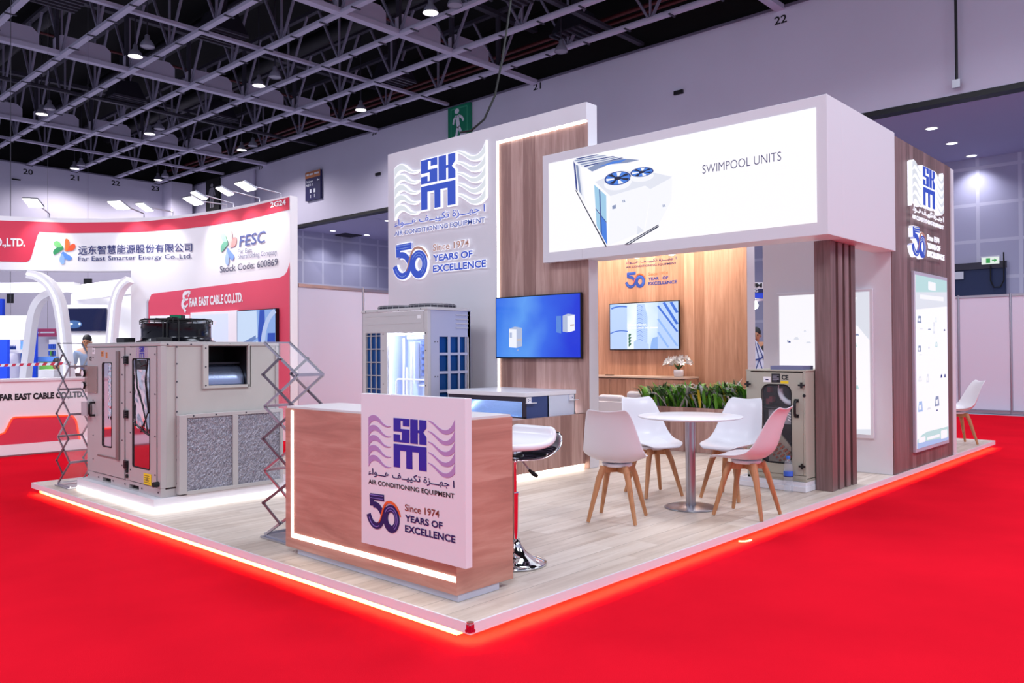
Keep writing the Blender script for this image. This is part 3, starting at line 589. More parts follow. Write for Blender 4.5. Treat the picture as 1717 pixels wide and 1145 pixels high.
# ------------------------------------------------------------------ overhead lightbox beam
HX, HY0, HY1, HZ0, HZ1, HXE = 4.30, -0.02, 3.22, 2.385, 3.60, 6.046
t = thing('lightbox_header', 'white overhead beam with bright lightbox picturing a rooftop cooling unit', 'lightbox', (HX, HY0, HZ0))
q = MB(); q.box(HX, HX+.34, HY0, WY0-.004, HZ0, HZ1); q.box(HX, WX-.04, WY0-.004, HY1, HZ0, HZ1); q.box(HX+.34, HXE, HY0, HY0+.22, HZ0, HZ1); q.build('beam', M_white, t, bevel=.004)
LB0, LB1, LBZ0, LBZ1 = 0.075, 3.125, 2.495, 3.500
q = MB(); q.box(HX-.006, HX, LB0, LB1, LBZ0, LBZ1); q.build('lit_panel', M_box, t)
mp = onx(HX-.006, 0, 0)
def zc(a, c): p = B(930+a/5.727, 230+c/5.727, x=HX-.006); return (-p.y, p.z)
M_p = {n: mat('poster_'+n, c, .5, emit=e, emcol=c) for n, c, e in (('navy', '30428e', .8), ('blue', '4a86ea', .8), ('steel', '8a98bc', .85), ('pale', 'e2e5ef', .92), ('sky', 'a4d2ee', .85), ('haze', 'f3f4fa', .94), ('black', '161a48', .5))}
pn = list(M_p); pm = [M_p[n] for n in pn]
q = MB(); dd = [0.0008]
def pp(P, n):
    dd[0] += 0.00012; q.prism([zc(*p) for p in P], mp, 0, dd[0], pn.index(n))
pp([(180, 225), (215, 200), (400, 168), (660, 200), (560, 205), (330, 300), (260, 285), (205, 262)], 'pale')
for i, (a, c, e_, f_) in enumerate(((205, 205, 405, 166), (190, 222, 480, 172), (215, 240, 560, 182), (245, 258, 600, 190), (280, 275, 640, 196))): pp([(a, c), (e_, f_), (e_+22, f_+4), (a+12, c+9)], 'steel' if i % 2 else 'navy')
pp([(180, 228), (250, 270), (300, 640), (210, 515), (195, 390)], 'haze')
pp([(180, 228), (200, 262), (222, 520), (205, 500), (195, 390)], 'navy'); pp([(204, 262), (226, 272), (262, 560), (236, 520)], 'steel'); pp([(226, 268), (240, 270), (280, 590), (266, 560)], 'pale')
pp([(315, 300), (460, 235), (660, 205), (815, 218), (700, 245), (520, 262), (360, 330)], 'steel'); pp([(420, 285), (560, 232), (690, 212), (640, 240), (500, 268)], 'blue')
pp([(390, 430), (535, 565), (870, 465), (1130, 380), (950, 340), (640, 320)], 'pale')
pp([(535, 565), (870, 465), (930, 500), (860, 900), (505, 1050)], 'haze'); pp([(930, 500), (1130, 385), (1125, 600), (1000, 840), (870, 900)], 'haze')
pp([(870, 465), (1090, 378), (1120, 390), (920, 500)], 'pale'); pp([(800, 850), (860, 900), (790, 935)], 'pale')
pp([(380, 455), (428, 500), (440, 730), (395, 680)], 'sky'); pp([(440, 510), (495, 560), (498, 815), (445, 745)], 'sky'); pp([(395, 690), (440, 738), (450, 930), (405, 850)], 'sky'); pp([(445, 755), (498, 825), (505, 1035), (452, 940)], 'blue')
pp([(428, 500), (437, 505), (455, 935), (444, 925)], 'navy'); pp([(395, 682), (498, 812), (498, 822), (395, 692)], 'navy')
pp([(205, 505), (500, 1048), (490, 1052), (203, 515)], 'black'); pp([(670, 1030), (998, 838), (1000, 862), (720, 1028)], 'black'); pp([(700, 1022), (1000, 846), (1000, 850), (710, 1026)], 'pale')
for (cx, cy, rx, ry) in ((608, 395, 128, 66), (840, 335, 110, 46)):
    E = lambda f, a0=0, a1=360, n=26: [(cx+rx*f*cos(radians(a0+(a1-a0)*i/n)), cy+ry*f*sin(radians(a0+(a1-a0)*i/n))+(-rx*f*.12*cos(radians(a0+(a1-a0)*i/n)))) for i in range(n)]
    dd[0] += .00012; q.prism([zc(a, c+46) for a, c in E(1.03)], mp, 0, dd[0], pn.index('haze')); pp(E(1.0), 'navy'); pp(E(.9), 'blue')
    for j in range(7):
        a = j*51+10; pp([(cx, cy)]+E(.86, a, a+30, 5), 'haze' if j % 2 else 'black')
    pp(E(.26), 'black')
pp([(556, 660), (590, 648), (590, 684), (558, 692)], 'steel')
for a, c in ((655, 605), (1040, 650)):
    pp([(a, c), (a+5, c-3), (a+8, c+20), (a+3, c+22)], 'steel'); pp([(a+12, c-4), (a+17, c-5), (a+26, c+18), (a+20, c+20)], 'steel')
q.build('unit_picture', pm, t)
a, c = B(1178, 291.5, x=HX-.006), B(1310, 260, x=HX-.006); a2 = B(1178, 279, x=HX-.006)
q = MB(); q.text('SWIMPOOL UNITS', -a.y, -c.y, a.z, a2.z+.01, mp, .002, bold=-.008); q.build('lettering', mat('slate_violet_print', '4f4a78', .5), t)
# ------------------------------------------------------------------ tower
TX0, TX1, TY0, TY1 = 6.05, 8.28, 0.02, 1.42
t = thing('booth_tower', 'tall wood and white tower with lit logo and product lightbox on its front', 'booth tower', (TX0, TY0, HP))
q = MB(); q.box(TX0, TX1, TY0+.012, TY1, HP+.0005, HZ1); q.build('tower_body', M_white, t)
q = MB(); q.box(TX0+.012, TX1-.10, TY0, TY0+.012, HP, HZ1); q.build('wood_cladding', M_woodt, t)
q = MB(); q.box(TX1-.10, TX1+.02, TY0-.012, TY0+.012, HP+.004, HZ1-.02); q.build('end_trim', M_white, t)
k = 1.62
logo(t, ony(TY0, 6.575, 3.405-1.03*k, k), halo=1, thick=.05, mats=dict(skm=M_lb, wave=M_lw, ar=M_halo, air=M_halo, fifty=M_lb, light=M_lw, sw=M_lr, since=M_halo, yr=M_halo))
fx0, fx1, fz0, fz1 = 6.70, 7.87, .31, 2.19
q = MB(); q.box(fx0-.04, fx1+.04, TY0-.03, TY0, fz0-.04, fz1+.04); q.build('lightbox_frame', mat('pale_grey_frame', 'bdbbca', .45), t, bevel=.004)
q = MB(); q.box(fx0, fx1, TY0-.034, TY0-.028, fz0, fz1, 6)
mp = ony(TY0-.034, fx0, fz0, fx1-fx0, fz1-fz0)
A = ['sky', 'pale', 'steel', 'navy', 'haze', 'blue']; am = [glow('print_mint', 'bfe2e4', .85), glow('print_ice', 'e0e4ee', .9), M_p['steel'], M_p['navy'], M_p['haze'], glow('print_soft_blue', 'a8c4f2', .85)]
q.prism([(0, .80), (1, .84), (1, 1), (0, 1)], mp, 0, .0006, 1); q.prism([(0, .90), (1, .93), (1, 1), (0, 1)], mp, 0, .0008, 0)
q.prism(rrect(.38, .62, .925, .975, .01), mp, 0, .001, 4); q.prism([(.12, .865), (.88, .868), (.88, .895), (.12, .890)], mp, 0, .001, 4)
q.prism([(0, 0), (1, 0), (1, .085), (.3, .085), (.15, .075), (0, .05)], mp, 0, .0008, 0); q.prism([(0, 0), (1, 0), (1, .02), (0, .035)], mp, 0, .001, 5); q.prism(rrect(.74, .96, .018, .07, .015), mp, 0, .0014, 4); q.prism(rrect(.04, .24, .03, .062, .015), mp, 0, .0014, 4); q.prism([(.30, .035), (.70, .035), (.70, .052), (.30, .052)], mp, 0, .0014, 4)
rnd = random.Random(5)
for (u, v, w, h, n) in ((.1, .745, .12, .04, 2), (.55, .70, .05, .07, 1), (.62, .75, .03, .03, 0), (.9, .69, .04, .012, 3), (.09, .575, .10, .035, 2), (.62, .60, .07, .03, 0), (.1, .40, .1, .03, 1), (.33, .40, .08, .05, 1), (.78, .405, .06, .02, 3), (.9, .405, .05, .02, 3), (.10, .24, .14, .06, 5), (.62, .255, .15, .06, 2), (.36, .22, .12, .012, 1), (.62, .20, .06, .008, 3), (.4, .69, .1, .006, 2), (.15, .69, .1, .005, 1), (.12, .54, .1, .005, 1), (.38, .58, .06, .01, 1)):
    q.prism([(u-w/2, v-h/2), (u+w/2, v-h/2), (u+w/2*.7, v+h/2), (u-w/2*.5, v+h/2)], mp, 0, .0016, n)
    if h > .02: q.prism([(u-w*.3, v-h*.3), (u+w*.2, v-h*.3), (u+w*.2, v+h*.2), (u-w*.3, v+h*.1)], mp, 0, .002, 4)
q.build('lightbox_panel', am+[M_box], t)
# lightbox on the tower's side, half hidden by the slatted column
ly0, ly1, lz0, lz1 = .237, 1.215, .50, 1.987
q = MB(); q.box(TX0-.03, TX0, ly0-.03, ly1+.03, lz0-.04, lz1+.03); q.build('side_lightbox_frame', M_white, t, bevel=.003)
q = MB(); q.box(TX0-.034, TX0-.028, ly0, ly1, lz0, lz1, 6)
mp = onx(TX0-.034, ly1, lz0, ly1-ly0, lz1-lz0)
q.prism([(.55, .72), (.72, .80), (.88, .76), (1, .66), (1, 1), (.55, 1)], mp, 0, .0008, 1); q.text('GREEN', .46, .86, .93, .965, mp, .0012, 4, bold=.04, slant=.15)
for (u, v, w, h, n) in ((.12, .655, .03, .012, 3), (.1, .662, .012, .02, 2), (.2, .68, .06, .02, 1), (.30, .735, .03, .012, 1), (.34, .65, .06, .012, 1), (.83, .66, .05, .02, 2), (.86, .70, .07, .012, 2), (.84, .63, .06, .03, 0), (.80, .45, .05, .03, 5), (.84, .40, .04, .02, 2), (.86, .33, .05, .025, 0), (.8, .36, .06, .02, 3), (.82, .25, .07, .03, 0)):
    q.prism([(u-w/2, v-h/2), (u+w/2, v-h/2), (u+w/2*.6, v+h/2), (u-w/2*.5, v+h/2)], mp, 0, .0014, n)
q.prism([(.55, 0), (1, 0), (1, .04), (.55, .02)], mp, 0, .0012, 1)
q.build('side_lightbox_panel', am+[M_box], t)
# ------------------------------------------------------------------ slatted column
t = thing('slatted_column', 'brown wood column with four upright fins holding up the lightbox beam', 'column', (4.68, .117, HP))
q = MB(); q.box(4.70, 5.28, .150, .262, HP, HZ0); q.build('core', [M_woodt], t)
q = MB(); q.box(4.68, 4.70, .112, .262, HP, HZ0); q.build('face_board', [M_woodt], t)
q = MB(); q.box(4.70, 5.28, .146, .150, HP, HZ0); q.build('shadow_backing', mat('gap_shade_brown', '2e1d22', .6), t)  # dark sheet that paints in the shade between the fins
for x0, x1 in ((4.70, 4.80), (4.86, 4.965), (5.02, 5.122), (5.18, 5.285)):
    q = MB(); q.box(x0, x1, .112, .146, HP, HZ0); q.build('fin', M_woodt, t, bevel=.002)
# ------------------------------------------------------------------ meeting-room back wall
BX, BY0, BY1, BZ = 8.10, 2.65, 6.15, 3.45
t = thing('meeting_room_wall', 'warm-lit wood back wall of the meeting corner with small blue logo', 'booth wall', (BX, BY0, HP))
q = MB(); q.box(BX+.01, BX+.25, BY0, BY1, HP, BZ); q.build('wall_body', M_white, t)
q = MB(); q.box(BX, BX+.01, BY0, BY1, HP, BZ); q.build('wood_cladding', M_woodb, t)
k = 1.31
logo(t, onx(BX, 4.73, 2.712-.657*k, k), thick=.004, years='YEAR   OF', mats=dict(skm=M_blue, wave=M_whitep, ar=M_navy, air=mat('deep_navy_print', '2a2a55', .5), fifty=mat('royal_print', '22408f', .5), light=mat('mid_blue_print', '4f7ad0', .5), since=mat('copper_print', 'b06a48', .5), yr=mat('royal_print', '22408f', .5)))
# warm strip lights of the meeting corner
l = area_light('meeting_room_glow', (7.45, 4.1, 3.4), (8.2, 4.1, 1.2), 2.8, .15, 78, (1, .80, .62))
# ------------------------------------------------------------------ screens
M_bez = mat('screen_bezel', '0d0d12', .3)
def tv(name, label, x, y0, y1, z0, z1, smat, th=.05, stand=.045):
    t = thing(name, label, 'television', (x+stand, (y0+y1)/2, (z0+z1)/2))
    q = MB(); q.box(x, x+th*.6, y0, y1, z0, z1); q.build('bezel', M_bez, t, bevel=.004)
    q = MB(); q.box(x-.002, x+.001, y0+.014, y1-.014, z0+.018, z1-.014); s = q.build('screen_panel', smat, t)
    q = MB(); q.box(x+th*.6, x+stand+th*.5+.02, (y0+y1)/2-.25, (y0+y1)/2+.25, (z0+z1)/2-.18, (z0+z1)/2+.18); q.build('wall_bracket', M_dark, t)
    return t, onx(x-.002, y1-.014, z0+.018, (y1-y0-.028), (z1-z0-.032))
ms = screen('blue_screen', [(0, '0a2fd6'), (.35, '2a62e6'), (.62, '5a9bf2'), (1, '2f6fe8')], (0, 1, .15), -.6, .75, 1.0, .5)
t, mp = tv('television', 'wall television with a blue picture of two white cooling units on the wood wall', 4.36, 2.727, 4.03, 1.298, 2.033, ms)
q = MB(); MW = [glow('render_white', 'eef0fa', .95), glow('render_grey', 'bcc8e6', .8), glow('render_tan', 'd8c8c0', .8), glow('render_blue', '5f8fe6', .8)]
for (u, v, s, f) in ((.245, .33, 1.0, 1), (.875, .54, .82, 0)):
    q = MB()
    w, h = .082*s, .17*s; e = .035*s
    q.prism([(u-w, v-h*.95), (u+w*.15, v-h*1.02), (u+w*1.0, v-h*.85), (u+w*1.0, v+h*.92), (u+w*.1, v+h*.80), (u-w, v+h*.86)], mp, 0, .0006, 0)
    q.prism([(u+w*.15, v-h*1.02), (u+w, v-h*.85), (u+w, v+h*.92), (u+w*.15, v+h*.80)] if f else [(u-w, v-h*.95), (u-w*.2, v-h*1.05), (u-w*.2, v+h*.8), (u-w, v+h*.86)], mp, 0, .001, 1)
    q.prism([(u-w, v+h*.86), (u+w*.1, v+h*.80), (u+w, v+h*.92), (u-w*.1, v+h*1.08)], mp, 0, .0012, 1)
    q.prism([(u+w*.25, v-h*.35), (u+w*.9, v-h*.30), (u+w*.9, v-h*.12), (u+w*.25, v-h*.16)], mp, 0, .0014, 2)
    q.prism([(u-w*.9, v+h*.0), (u-w*.55, v-h*.02), (u-w*.55, v+h*.5), (u-w*.9, v+h*.5)], mp, 0, .0014, 1)
    if not f: q.prism([(.735, .40), (.79, .38), (.79, .66), (.735, .66)], mp, 0, .0005, 3)
    else: q.text('A', .265, .285, .105, .135, mp, .0014, 2)
    q.build('unit_picture', MW, t)
ms = screen('tower_screen', [(0, '7fb0f2'), (.35, 'cfe0fa'), (.6, 'e8f1fd'), (1, 'a9c8f6')], (0, 1, .3), -.7, .8, 1.15, .5)
t, mp = tv('television', 'wall television showing pale blue glass towers above the sideboard', 8.03, 3.716, 5.010, 1.389, 2.143, ms)
q = MB(); MT = [glow('pic_blue', '3f72d8', .9), glow('pic_sky', '8fb6f2', .95), glow('pic_white', 'fafcff', 1.0), glow('pic_mid', 'b4cdf6', 1.0), glow('pic_green', '2f7a50', .6)]
q.prism([(.0, .0), (.26, .0), (.26, .94), (.02, .92), (0, .9)], mp, 0, .0005, 3); q.ribbon(bez((.02, .90), (.1, .96), (.2, .95), (.26, .93)), .03, mp, 0, .0008, 0); q.ribbon(bez((0, .34), (.08, .42), (.18, .41), (.27, .39)), .02, mp, 0, .0008, 0)
q.prism([(.40, .18), (.50, .15), (.56, .12), (.565, .7), (.52, .98), (.41, .98)], mp, 0, .0006, 3)
for i in range(17):
    v = .95-.046*i; q.ribbon(bez((.41, v-.035), (.43, v+.012), (.47, v+.012), (.49, v-.045)), .008, mp, 0, .0009, 0 if i % 2 == 0 else 1)
    q.ribbon([(.50, v-.10), (.56, v-.20+.006*i)], .006, mp, 0, .0009, 1)
q.prism([(.70, 0), (1, 0), (1, 1), (.72, 1)], mp, 0, .0006, 3)
for a, e_ in ((.92, (.985, .36)), (.64, (.985, .06)), (.36, (.86, .03))): q.ribbon([(.715, a), e_], .03, mp, 0, .001, 0 if a > .9 else 1)
for a in (.80, .90): q.ribbon([(a, .985), (.985, 1-(1-a)*2.4)], .04, mp, 0, .001, 0)
q.prism([(.60, .0), (.71, 0), (.71, .26), (.64, .24), (.62, .16)], mp, 0, .0008, 1); q.prism([(.36, 0), (.58, 0), (.58, .1), (.50, .17), (.40, .2), (.36, .16)], mp, 0, .001, 3)
for v in (.08, .15, .22, .29): q.prism([(.285, v-.03), (.31, v), (.325, v+.04), (.29, v+.05), (.28, v+.01)], mp, 0, .001, 4)
q.text('MARASI TOWER', .27, .55, .505, .545, mp, .0015, 2, bold=.02); [q.prism([(a, .445), (a+w, .445), (a+w, .47), (a, .47)], mp, 0, .0015, 2) for a, w in ((.27, .05), (.335, .07), (.42, .09), (.53, .05), (.60, .11))]
q.build('screen_picture', MT, t)
# ------------------------------------------------------------------ rooftop air-handling unit on a lit plinth
def screws(q, pts, n, r=.006, m=0):
    for p in pts: q.cyl(p, Vector(p)+Vector(n)*.003, r, n=8, m=m)
AX, AY0, AY1, AX1, AZ0, AZ1 = .244, 3.89, 5.48, 1.33, .20, 1.485
t = thing('display_plinth', 'low white display plinth with glowing foot under the beige rooftop unit', 'plinth', (.16, 3.84, HP))
q = MB(); q.box(.175, 1.62, 3.86, 5.55, HP+.03, AZ0-.001); q.build('top_slab', M_whiteg, t)
q = MB(); q.box(.168, 1.60, 3.853, 5.53, HP, HP+.03); q.build('light_strip', glow('plinth_light', 'fff8f0', 6.5), t)
t = thing('air_handling_unit', 'large beige rooftop cooling unit with black top fan and silver mesh filters', 'cooling unit', (AX, AY0, AZ0))
q = MB(); q.box(AX+.01, .60, AY0+.006, AY1-.01, .275, AZ1-.03); q.box(1.06, AX1-.006, AY0+.006, AY1-.01, .275, AZ1-.03); q.box(.60, 1.06, AY0+.006, AY1-.01, .275, 1.085); q.box(.60, 1.06, AY0+.006, AY1-.01, 1.45, AZ1-.03); q.box(.60, 1.06, AY0+.45, AY1-.01, 1.085, 1.45); q.build('casing', M_caseside, t)
q = MB(); q.box(AX-.006, AX1+.004, AY0-.006, AY1+.004, AZ1-.035, AZ1-.012); q.box(AX+.004, AX1-.004, AY0+.004, AY1-.004, AZ1-.012, AZ1); q.build('top_panel', M_case, t, bevel=.003)
# base rail with fork pockets on the door side
q = MB(); 
ys = [AY0, 4.315, 4.513, 4.919, 5.113, AY1]
for i in (0, 2, 4): q.box(AX, AX+.04, ys[i], ys[i+1], AZ0, .275)
for i in (1, 3):
    q.box(AX, AX+.04, ys[i], ys[i+1], AZ0, AZ0+.012); q.box(AX, AX+.04, ys[i], ys[i+1], .25, .275)
q.box(AX+.04, AX1, AY0, AY0+.03, AZ0, .262); q.box(AX1-.03, AX1, AY0, AY1, AZ0, .27); q.build('base_rail', M_case, t)
for i in (1, 3):
    q = MB(); q.box(AX+.035, AX+.04, ys[i], ys[i+1], AZ0+.012, .25); q.build('fork_pocket', M_rub, t)
# corner posts
for y0, y1 in ((AY0-.004, AY0+.055), (5.345, 5.482), (4.50, 4.59)):
    q = MB(); q.box(AX-.002, AX+.05, y0, y1, .276, AZ1-.036); q.build('corner_post', M_case, t, bevel=.004)
def framed_panel(nm, y0, y1, z0, z1, wy0, wy1, wz0, wz1, th, m, wm, r=.02):
    q = MB(); x = AX+.004
    q.box(x-th, x, y0, wy0, z0, z1); q.box(x-th, x, wy1, y1, z0, z1); q.box(x-th, x, wy0, wy1, z0, wz0); q.box(x-th, x, wy0, wy1, wz1, z1)
    o = q.build(nm, m, t)
    q = MB(); q.prism([(-u, v) for u, v in rrect(wy0-.004, wy1+.004, wz0-.004, wz1+.004, r)], onx(x-th*.4), 0, .002); q.build('window_pane', wm, o)
    q = MB(); P = [(-u, v) for u, v in rrect(wy0+.002, wy1-.002, wz0+.002, wz1-.002, r)]
    q.tube([onx(x-th-.001)(u, v, 0) for u, v in P], .004, 6, closed=True); q.build('gasket', M_rub, o)
    return o
M_win = mat('mirror_window', 'c8b4c4', .05, .95)
door = framed_panel('access_door', 4.60, 5.335, .285, AZ1-.045, 4.87, 5.09, .535, 1.306, .014, M_case, M_win)
q = MB(); q.box(AX-.024, AX-.009, 4.69, 4.755, .44, 1.41); q.box(AX-.016, AX-.009, 4.755, 5.20, .44, .455); q.build('pressed_strip', mat('bronze_grey_metal', '8a7f7c', .4, .5), door, bevel=.003)
q = MB(); q.tube([(AX-.012, 5.27, .81), (AX-.05, 5.27, .81), (AX-.06, 5.27, .83), (AX-.06, 5.27, .91), (AX-.05, 5.27, .93), (AX-.012, 5.27, .93)], .011, 8); q.build('door_handle', M_dark, door)
q = MB(); q.text('CE', -5.42, -5.37, 1.32, 1.36, onx(AX-.003), .001, bold=.04); q.build('lettering', M_blk, t)
pan = framed_panel('service_panel', 3.955, 4.495, .285, AZ1-.045, 4.075, 4.425, .41, 1.345, .012, M_case, M_win)
q = MB(); k = .36
mp = onx(AX-.0085, 4.362, 1.40-.90*k, k)
[q.prism(P, mp, 0, .001, 0) for P in skm_polys()]
for i in range(5):
    for sx, d_ in ((.06, 1), (.16, 1), (.56, -1), (.66, -1)): q.ribbon([(sx, 1.02-.056*i), (sx+.045*d_, .995-.056*i), (sx, .97-.056*i)], .016, mp, 0, .001, 1)
q.build('logo_sticker', [M_blue, M_violet], pan)
M_foil = mat('crumpled_foil', 'e4e4ee', .12, .95)
def foil(nm, y0, y1, z0, z1, seed, par):
    rr = random.Random(seed); q = MB(); ny, nz = 9, int((z1-z0)/(y1-y0)*9); V = []
    for j in range(nz+1):
        for i in range(ny+1): V.append((AX-.0045-rr.random()*.006*(0 < i < ny), y0+(y1-y0)*(i+rr.uniform(-.3, .3)*(0 < i < ny))/ny, z0+(z1-z0)*(j+rr.uniform(-.3, .3)*(0 < j < nz))/nz+.02*sin(i*1.3+seed)*(j == 0)))
    F = []
    for j in range(nz):
        for i in range(ny):
            k = j*(ny+1)+i; F += [(k, k+1, k+ny+2), (k, k+ny+2, k+ny+1)]
    q.add(V, F, 0, True); q.build(nm, M_foil, par)
foil('foil_lining', 4.08, 4.42, .76, 1.34, 3, pan); foil('foil_lining', 4.875, 4.97, .80, 1.30, 5, door)
q = MB()
for P in ([(4.36, 1.34), (4.33, 1.1), (4.22, .95), (4.14, .80), (4.12, .72)], [(4.12, 1.34), (4.16, 1.15), (4.10, .9), (4.25, .72)], [(4.41, 1.2), (4.39, .95), (4.36, .76)], [(4.40, .80), (4.30, .76), (4.18, .72), (4.09, .70)], [(4.30, 1.33), (4.24, 1.28), (4.12, 1.30)]): q.tube([(AX-.011, y, z) for y, z in P], .005, 7)
q.box(AX-.010, AX-.006, 4.16, 4.36, 1.25, 1.335); q.build('wiring', M_dark, pan)
for y0, y1, z0, z1, m, nm in ((4.045, 4.195, .285, .378, M_yel, 'warning_sticker'), (5.06, 5.12, 1.36, 1.41, mat('orange_sticker', 'd88a4a', .5), 'warning_sticker'), (5.27, 5.33, 1.385, 1.44, M_whitep, 'data_sticker'), (4.97, 5.01, 1.345, 1.40, mat('orange_sticker', 'd88a4a', .5), 'warning_sticker')):
    q = MB(); q.prism([(-y1, z0), (-y0, z0), (-y0, z1), (-y1, z1)], onx(AX-.010), 0, .001); o = q.build(nm, m, t)
    q = MB(); w = y1-y0; h = z1-z0
    for j in range(4): q.ribbon([(-y1+w*.12, z0+h*(.2+.2*j)), (-y0-w*(.15+.1*(j % 2)), z0+h*(.2+.2*j))], h*.07, onx(AX-.011), 0, .0006)
    if m is M_yel: q.prism([(-y1+w*.3, z0+h*.3), (-y0-w*.3, z0+h*.3), (-y0-w*.5, z0+h*.75)], onx(AX-.0115), 0, .0006)
    q.build('sticker_print', mat('sticker_grey_print', '8a7a30', .5) if m is M_yel else M_blk, o)
for z in (.415, .855, 1.33):
    q = MB(); q.box(AX-.018, AX-.003, 4.525, 4.60, z-.035, z+.035)
    for dz in (-.02, 0, .02): q.cyl((AX-.02, 4.548, z+dz-.007), (AX-.02, 4.548, z+dz+.007), .011, n=8)
    q.build('hinge', M_dark, door)
for z in (.36, .315): 
    q = MB(); q.cyl((AX-.004, 4.545, z), (AX-.014, 4.545, z), .018, n=14); q.build('cable_gland', M_rub, t)
q = MB(); screws(q, [(AX-.010, y, z) for y in (4.64, 5.31) for z in (.4, .62, .95, 1.2, 1.35)]+[(AX-.009, y, z) for y in (3.975, 4.47) for z in (.38, .7, 1.05, 1.38)]+[(AX-.003, y, .24) for y in (3.93, 4.25, 4.6, 4.86, 5.2, 5.45)], (-1, 0, 0), .007)
q.build('screw', M_steeld, t)
q = MB(); q.cyl((AX-.006, AY0+.03, .31), (AX-.05, AY0+.03, .31), .022, n=14); q.build('drain_stub', M_rub, t)
# gauges and acrylic instrument plate
q = MB(); q.box(AX-.02, AX-.014, 5.20, 5.50, 1.02, 1.27); q.build('instrument_plate', mat('tan_acrylic', 'a58d86', .2, alpha=.55), t)
for z in (1.20, 1.085):
    q = MB(); q.cyl((AX-.022, 5.50, z), (AX-.040, 5.50, z), .036, n=22); o = q.build('gauge', M_dark, t)
    q = MB(); q.cyl((AX-.040, 5.50, z), (AX-.042, 5.50, z), .031, n=22); q.build('gauge_face', M_whitep, o)
    q = MB(); q.cyl((AX-.014, 5.47, z), (AX-.03, 5.49, z), .01, n=8); q.build('gauge_stem', M_steel, o)
q = MB(); q.box(AX-.05, AX-.01, 5.36, 5.50, .80, .93); q.build('junction_box', mat('grey_box', 'b5aeb4', .4), t)
# right face: blower outlet, seam, filters
y = AY0
q = MB(); q.box(.372, .384, y-.008, y+.01, .29, AZ1-.04); q.box(AX1-.03, AX1, y-.006, y+.01, .27, AZ1-.04); q.build('seam_strip', M_case, t)
q = MB(); [q.box(*b_) for b_ in ((.60, .645, y-.025, y+.01, 1.085, 1.46), (.645, 1.03, y-.02, y+.01, 1.085, 1.108), (1.02, 1.035, y-.02, y+.01, 1.085, 1.462), (.645, 1.03, y-.02, y+.01, 1.455, 1.465))]; q.build('outlet_flange', M_caseside, t)
q = MB(); q.box(.60, 1.06, y+.42, y+.44, 1.085, 1.46); q.box(1.02, 1.06, y+.02, y+.43, 1.085, 1.46); q.box(.60, 1.02, y+.01, y+.42, 1.44, 1.45); q.build('outlet_liner', M_dark, t)
q = MB(); q.lathe((0, 0, 0), [(.17, 0), (.17, .37)], 28, 0)
q.v = [Vector((.645+p.z, y+.22+p.x, 1.12+p.y)) for p in q.v]; q.build('blower_drum', mat('blued_steel', '9aa6c8', .25, .85), t)
q = MB()
for i in range(9): q.box(.65, 1.0, y+.10+.03*i, y+.112+.03*i, 1.29, 1.305)
q.build('blower_vane', mat('dark_steel', '2b2a33', .4, .7), t)
q = MB(); [q.box(*b_) for b_ in ((.372, .44, y-.06, y, .125+.09, .87), (.44, AX1+.02, y-.05, y, .845, .875), (.44, AX1+.02, y-.055, y, .205, .235), (.855, .905, y-.05, y, .235, .845), (AX1-.01, AX1+.02, y-.05, y, .235, .845))]; q.build('filter_frame', M_case, t, bevel=.002)
MF = foil_filter('metal_mesh')
for x0, x1 in ((.44, .855), (.905, AX1-.01)):
    q = MB(); nx, nz = 26, 34; rr = random.Random(3)
    V = [(x0+(x1-x0)*i/nx, y-.03-rr.random()*.008, .235+(.845-.235)*j/nz) for j in range(nz+1) for i in range(nx+1)]
    q.add(V, [(j*(nx+1)+i, j*(nx+1)+i+1, (j+1)*(nx+1)+i+1, (j+1)*(nx+1)+i) for j in range(nz) for i in range(nx)]); q.build('mesh_filter', MF, t)
q = MB(); q.box(.60, .79, y-.012, y, .205, .258); q.build('nameplate', mat('pale_plate', 'd5d3e2', .4), t)
q = MB(); screws(q, [(.375, y-.01, z) for z in (.3, .5, .7, .9, 1.02, 1.15, 1.3, 1.44)]+[(.62, y-.026, z) for z in (1.11, 1.27, 1.43)]+[(x, y-.051, .86) for x in (.5, .7, .98, 1.2)]+[(x, y-.008, AZ1-.024) for x in (.3, .5, .85, 1.2)], (0, -1, 0), .007); q.build('screw', M_steeld, t)
# top fan
fc = Vector((.705, 4.6, AZ1)); R_ = .305
q = MB(); q.lathe(fc, [(R_*1.12, 0), (R_*1.12, .012), (R_, .02), (R_*.985, .06), (R_*.985, .165), (R_, .172), (R_*.96, .172), (R_*.95, .03)], 48); q.build('fan_shroud', mat('gloss_black_steel', '14141c', .18, .4), t)
q = MB()
for z, r in ((.185, R_*1.0), (.20, R_*1.02), (.212, R_*.9), (.212, R_*.7), (.212, R_*.5), (.212, R_*.3)): q.tube([fc+Vector((r*cos(2*pi*i/40), r*sin(2*pi*i/40), z)) for i in range(40)], .004, 5, closed=True)
for i in range(12):
    a = 2*pi*i/12; d = Vector((cos(a), sin(a), 0)); q.tube([fc+d*R_*1.02+Vector((0, 0, .165)), fc+d*R_*1.03+Vector((0, 0, .20)), fc+d*R_*.97+Vector((0, 0, .214)), fc+d*.05+Vector((0, 0, .214))], .004, 5)
q.build('fan_guard', M_rub, t)
q = MB(); q.cyl(fc+Vector((0, 0, .06)), fc+Vector((0, 0, .19)), .09, n=20)
for i in range(7):
    a = 2*pi*i/7; d = Vector((cos(a), sin(a), 0)); e_ = Vector((-sin(a), cos(a), 0)); P = [fc+d*.09-e_*.05+Vector((0, 0, .08)), fc+d*.30-e_*.07+Vector((0, 0, .08)), fc+d*.30+e_*.06+Vector((0, 0, .14)), fc+d*.09+e_*.05+Vector((0, 0, .14))]
    q.poly(P); q.poly([p+Vector((0, 0, .004)) for p in P[::-1]])
q.build('fan_rotor', M_dark, t)
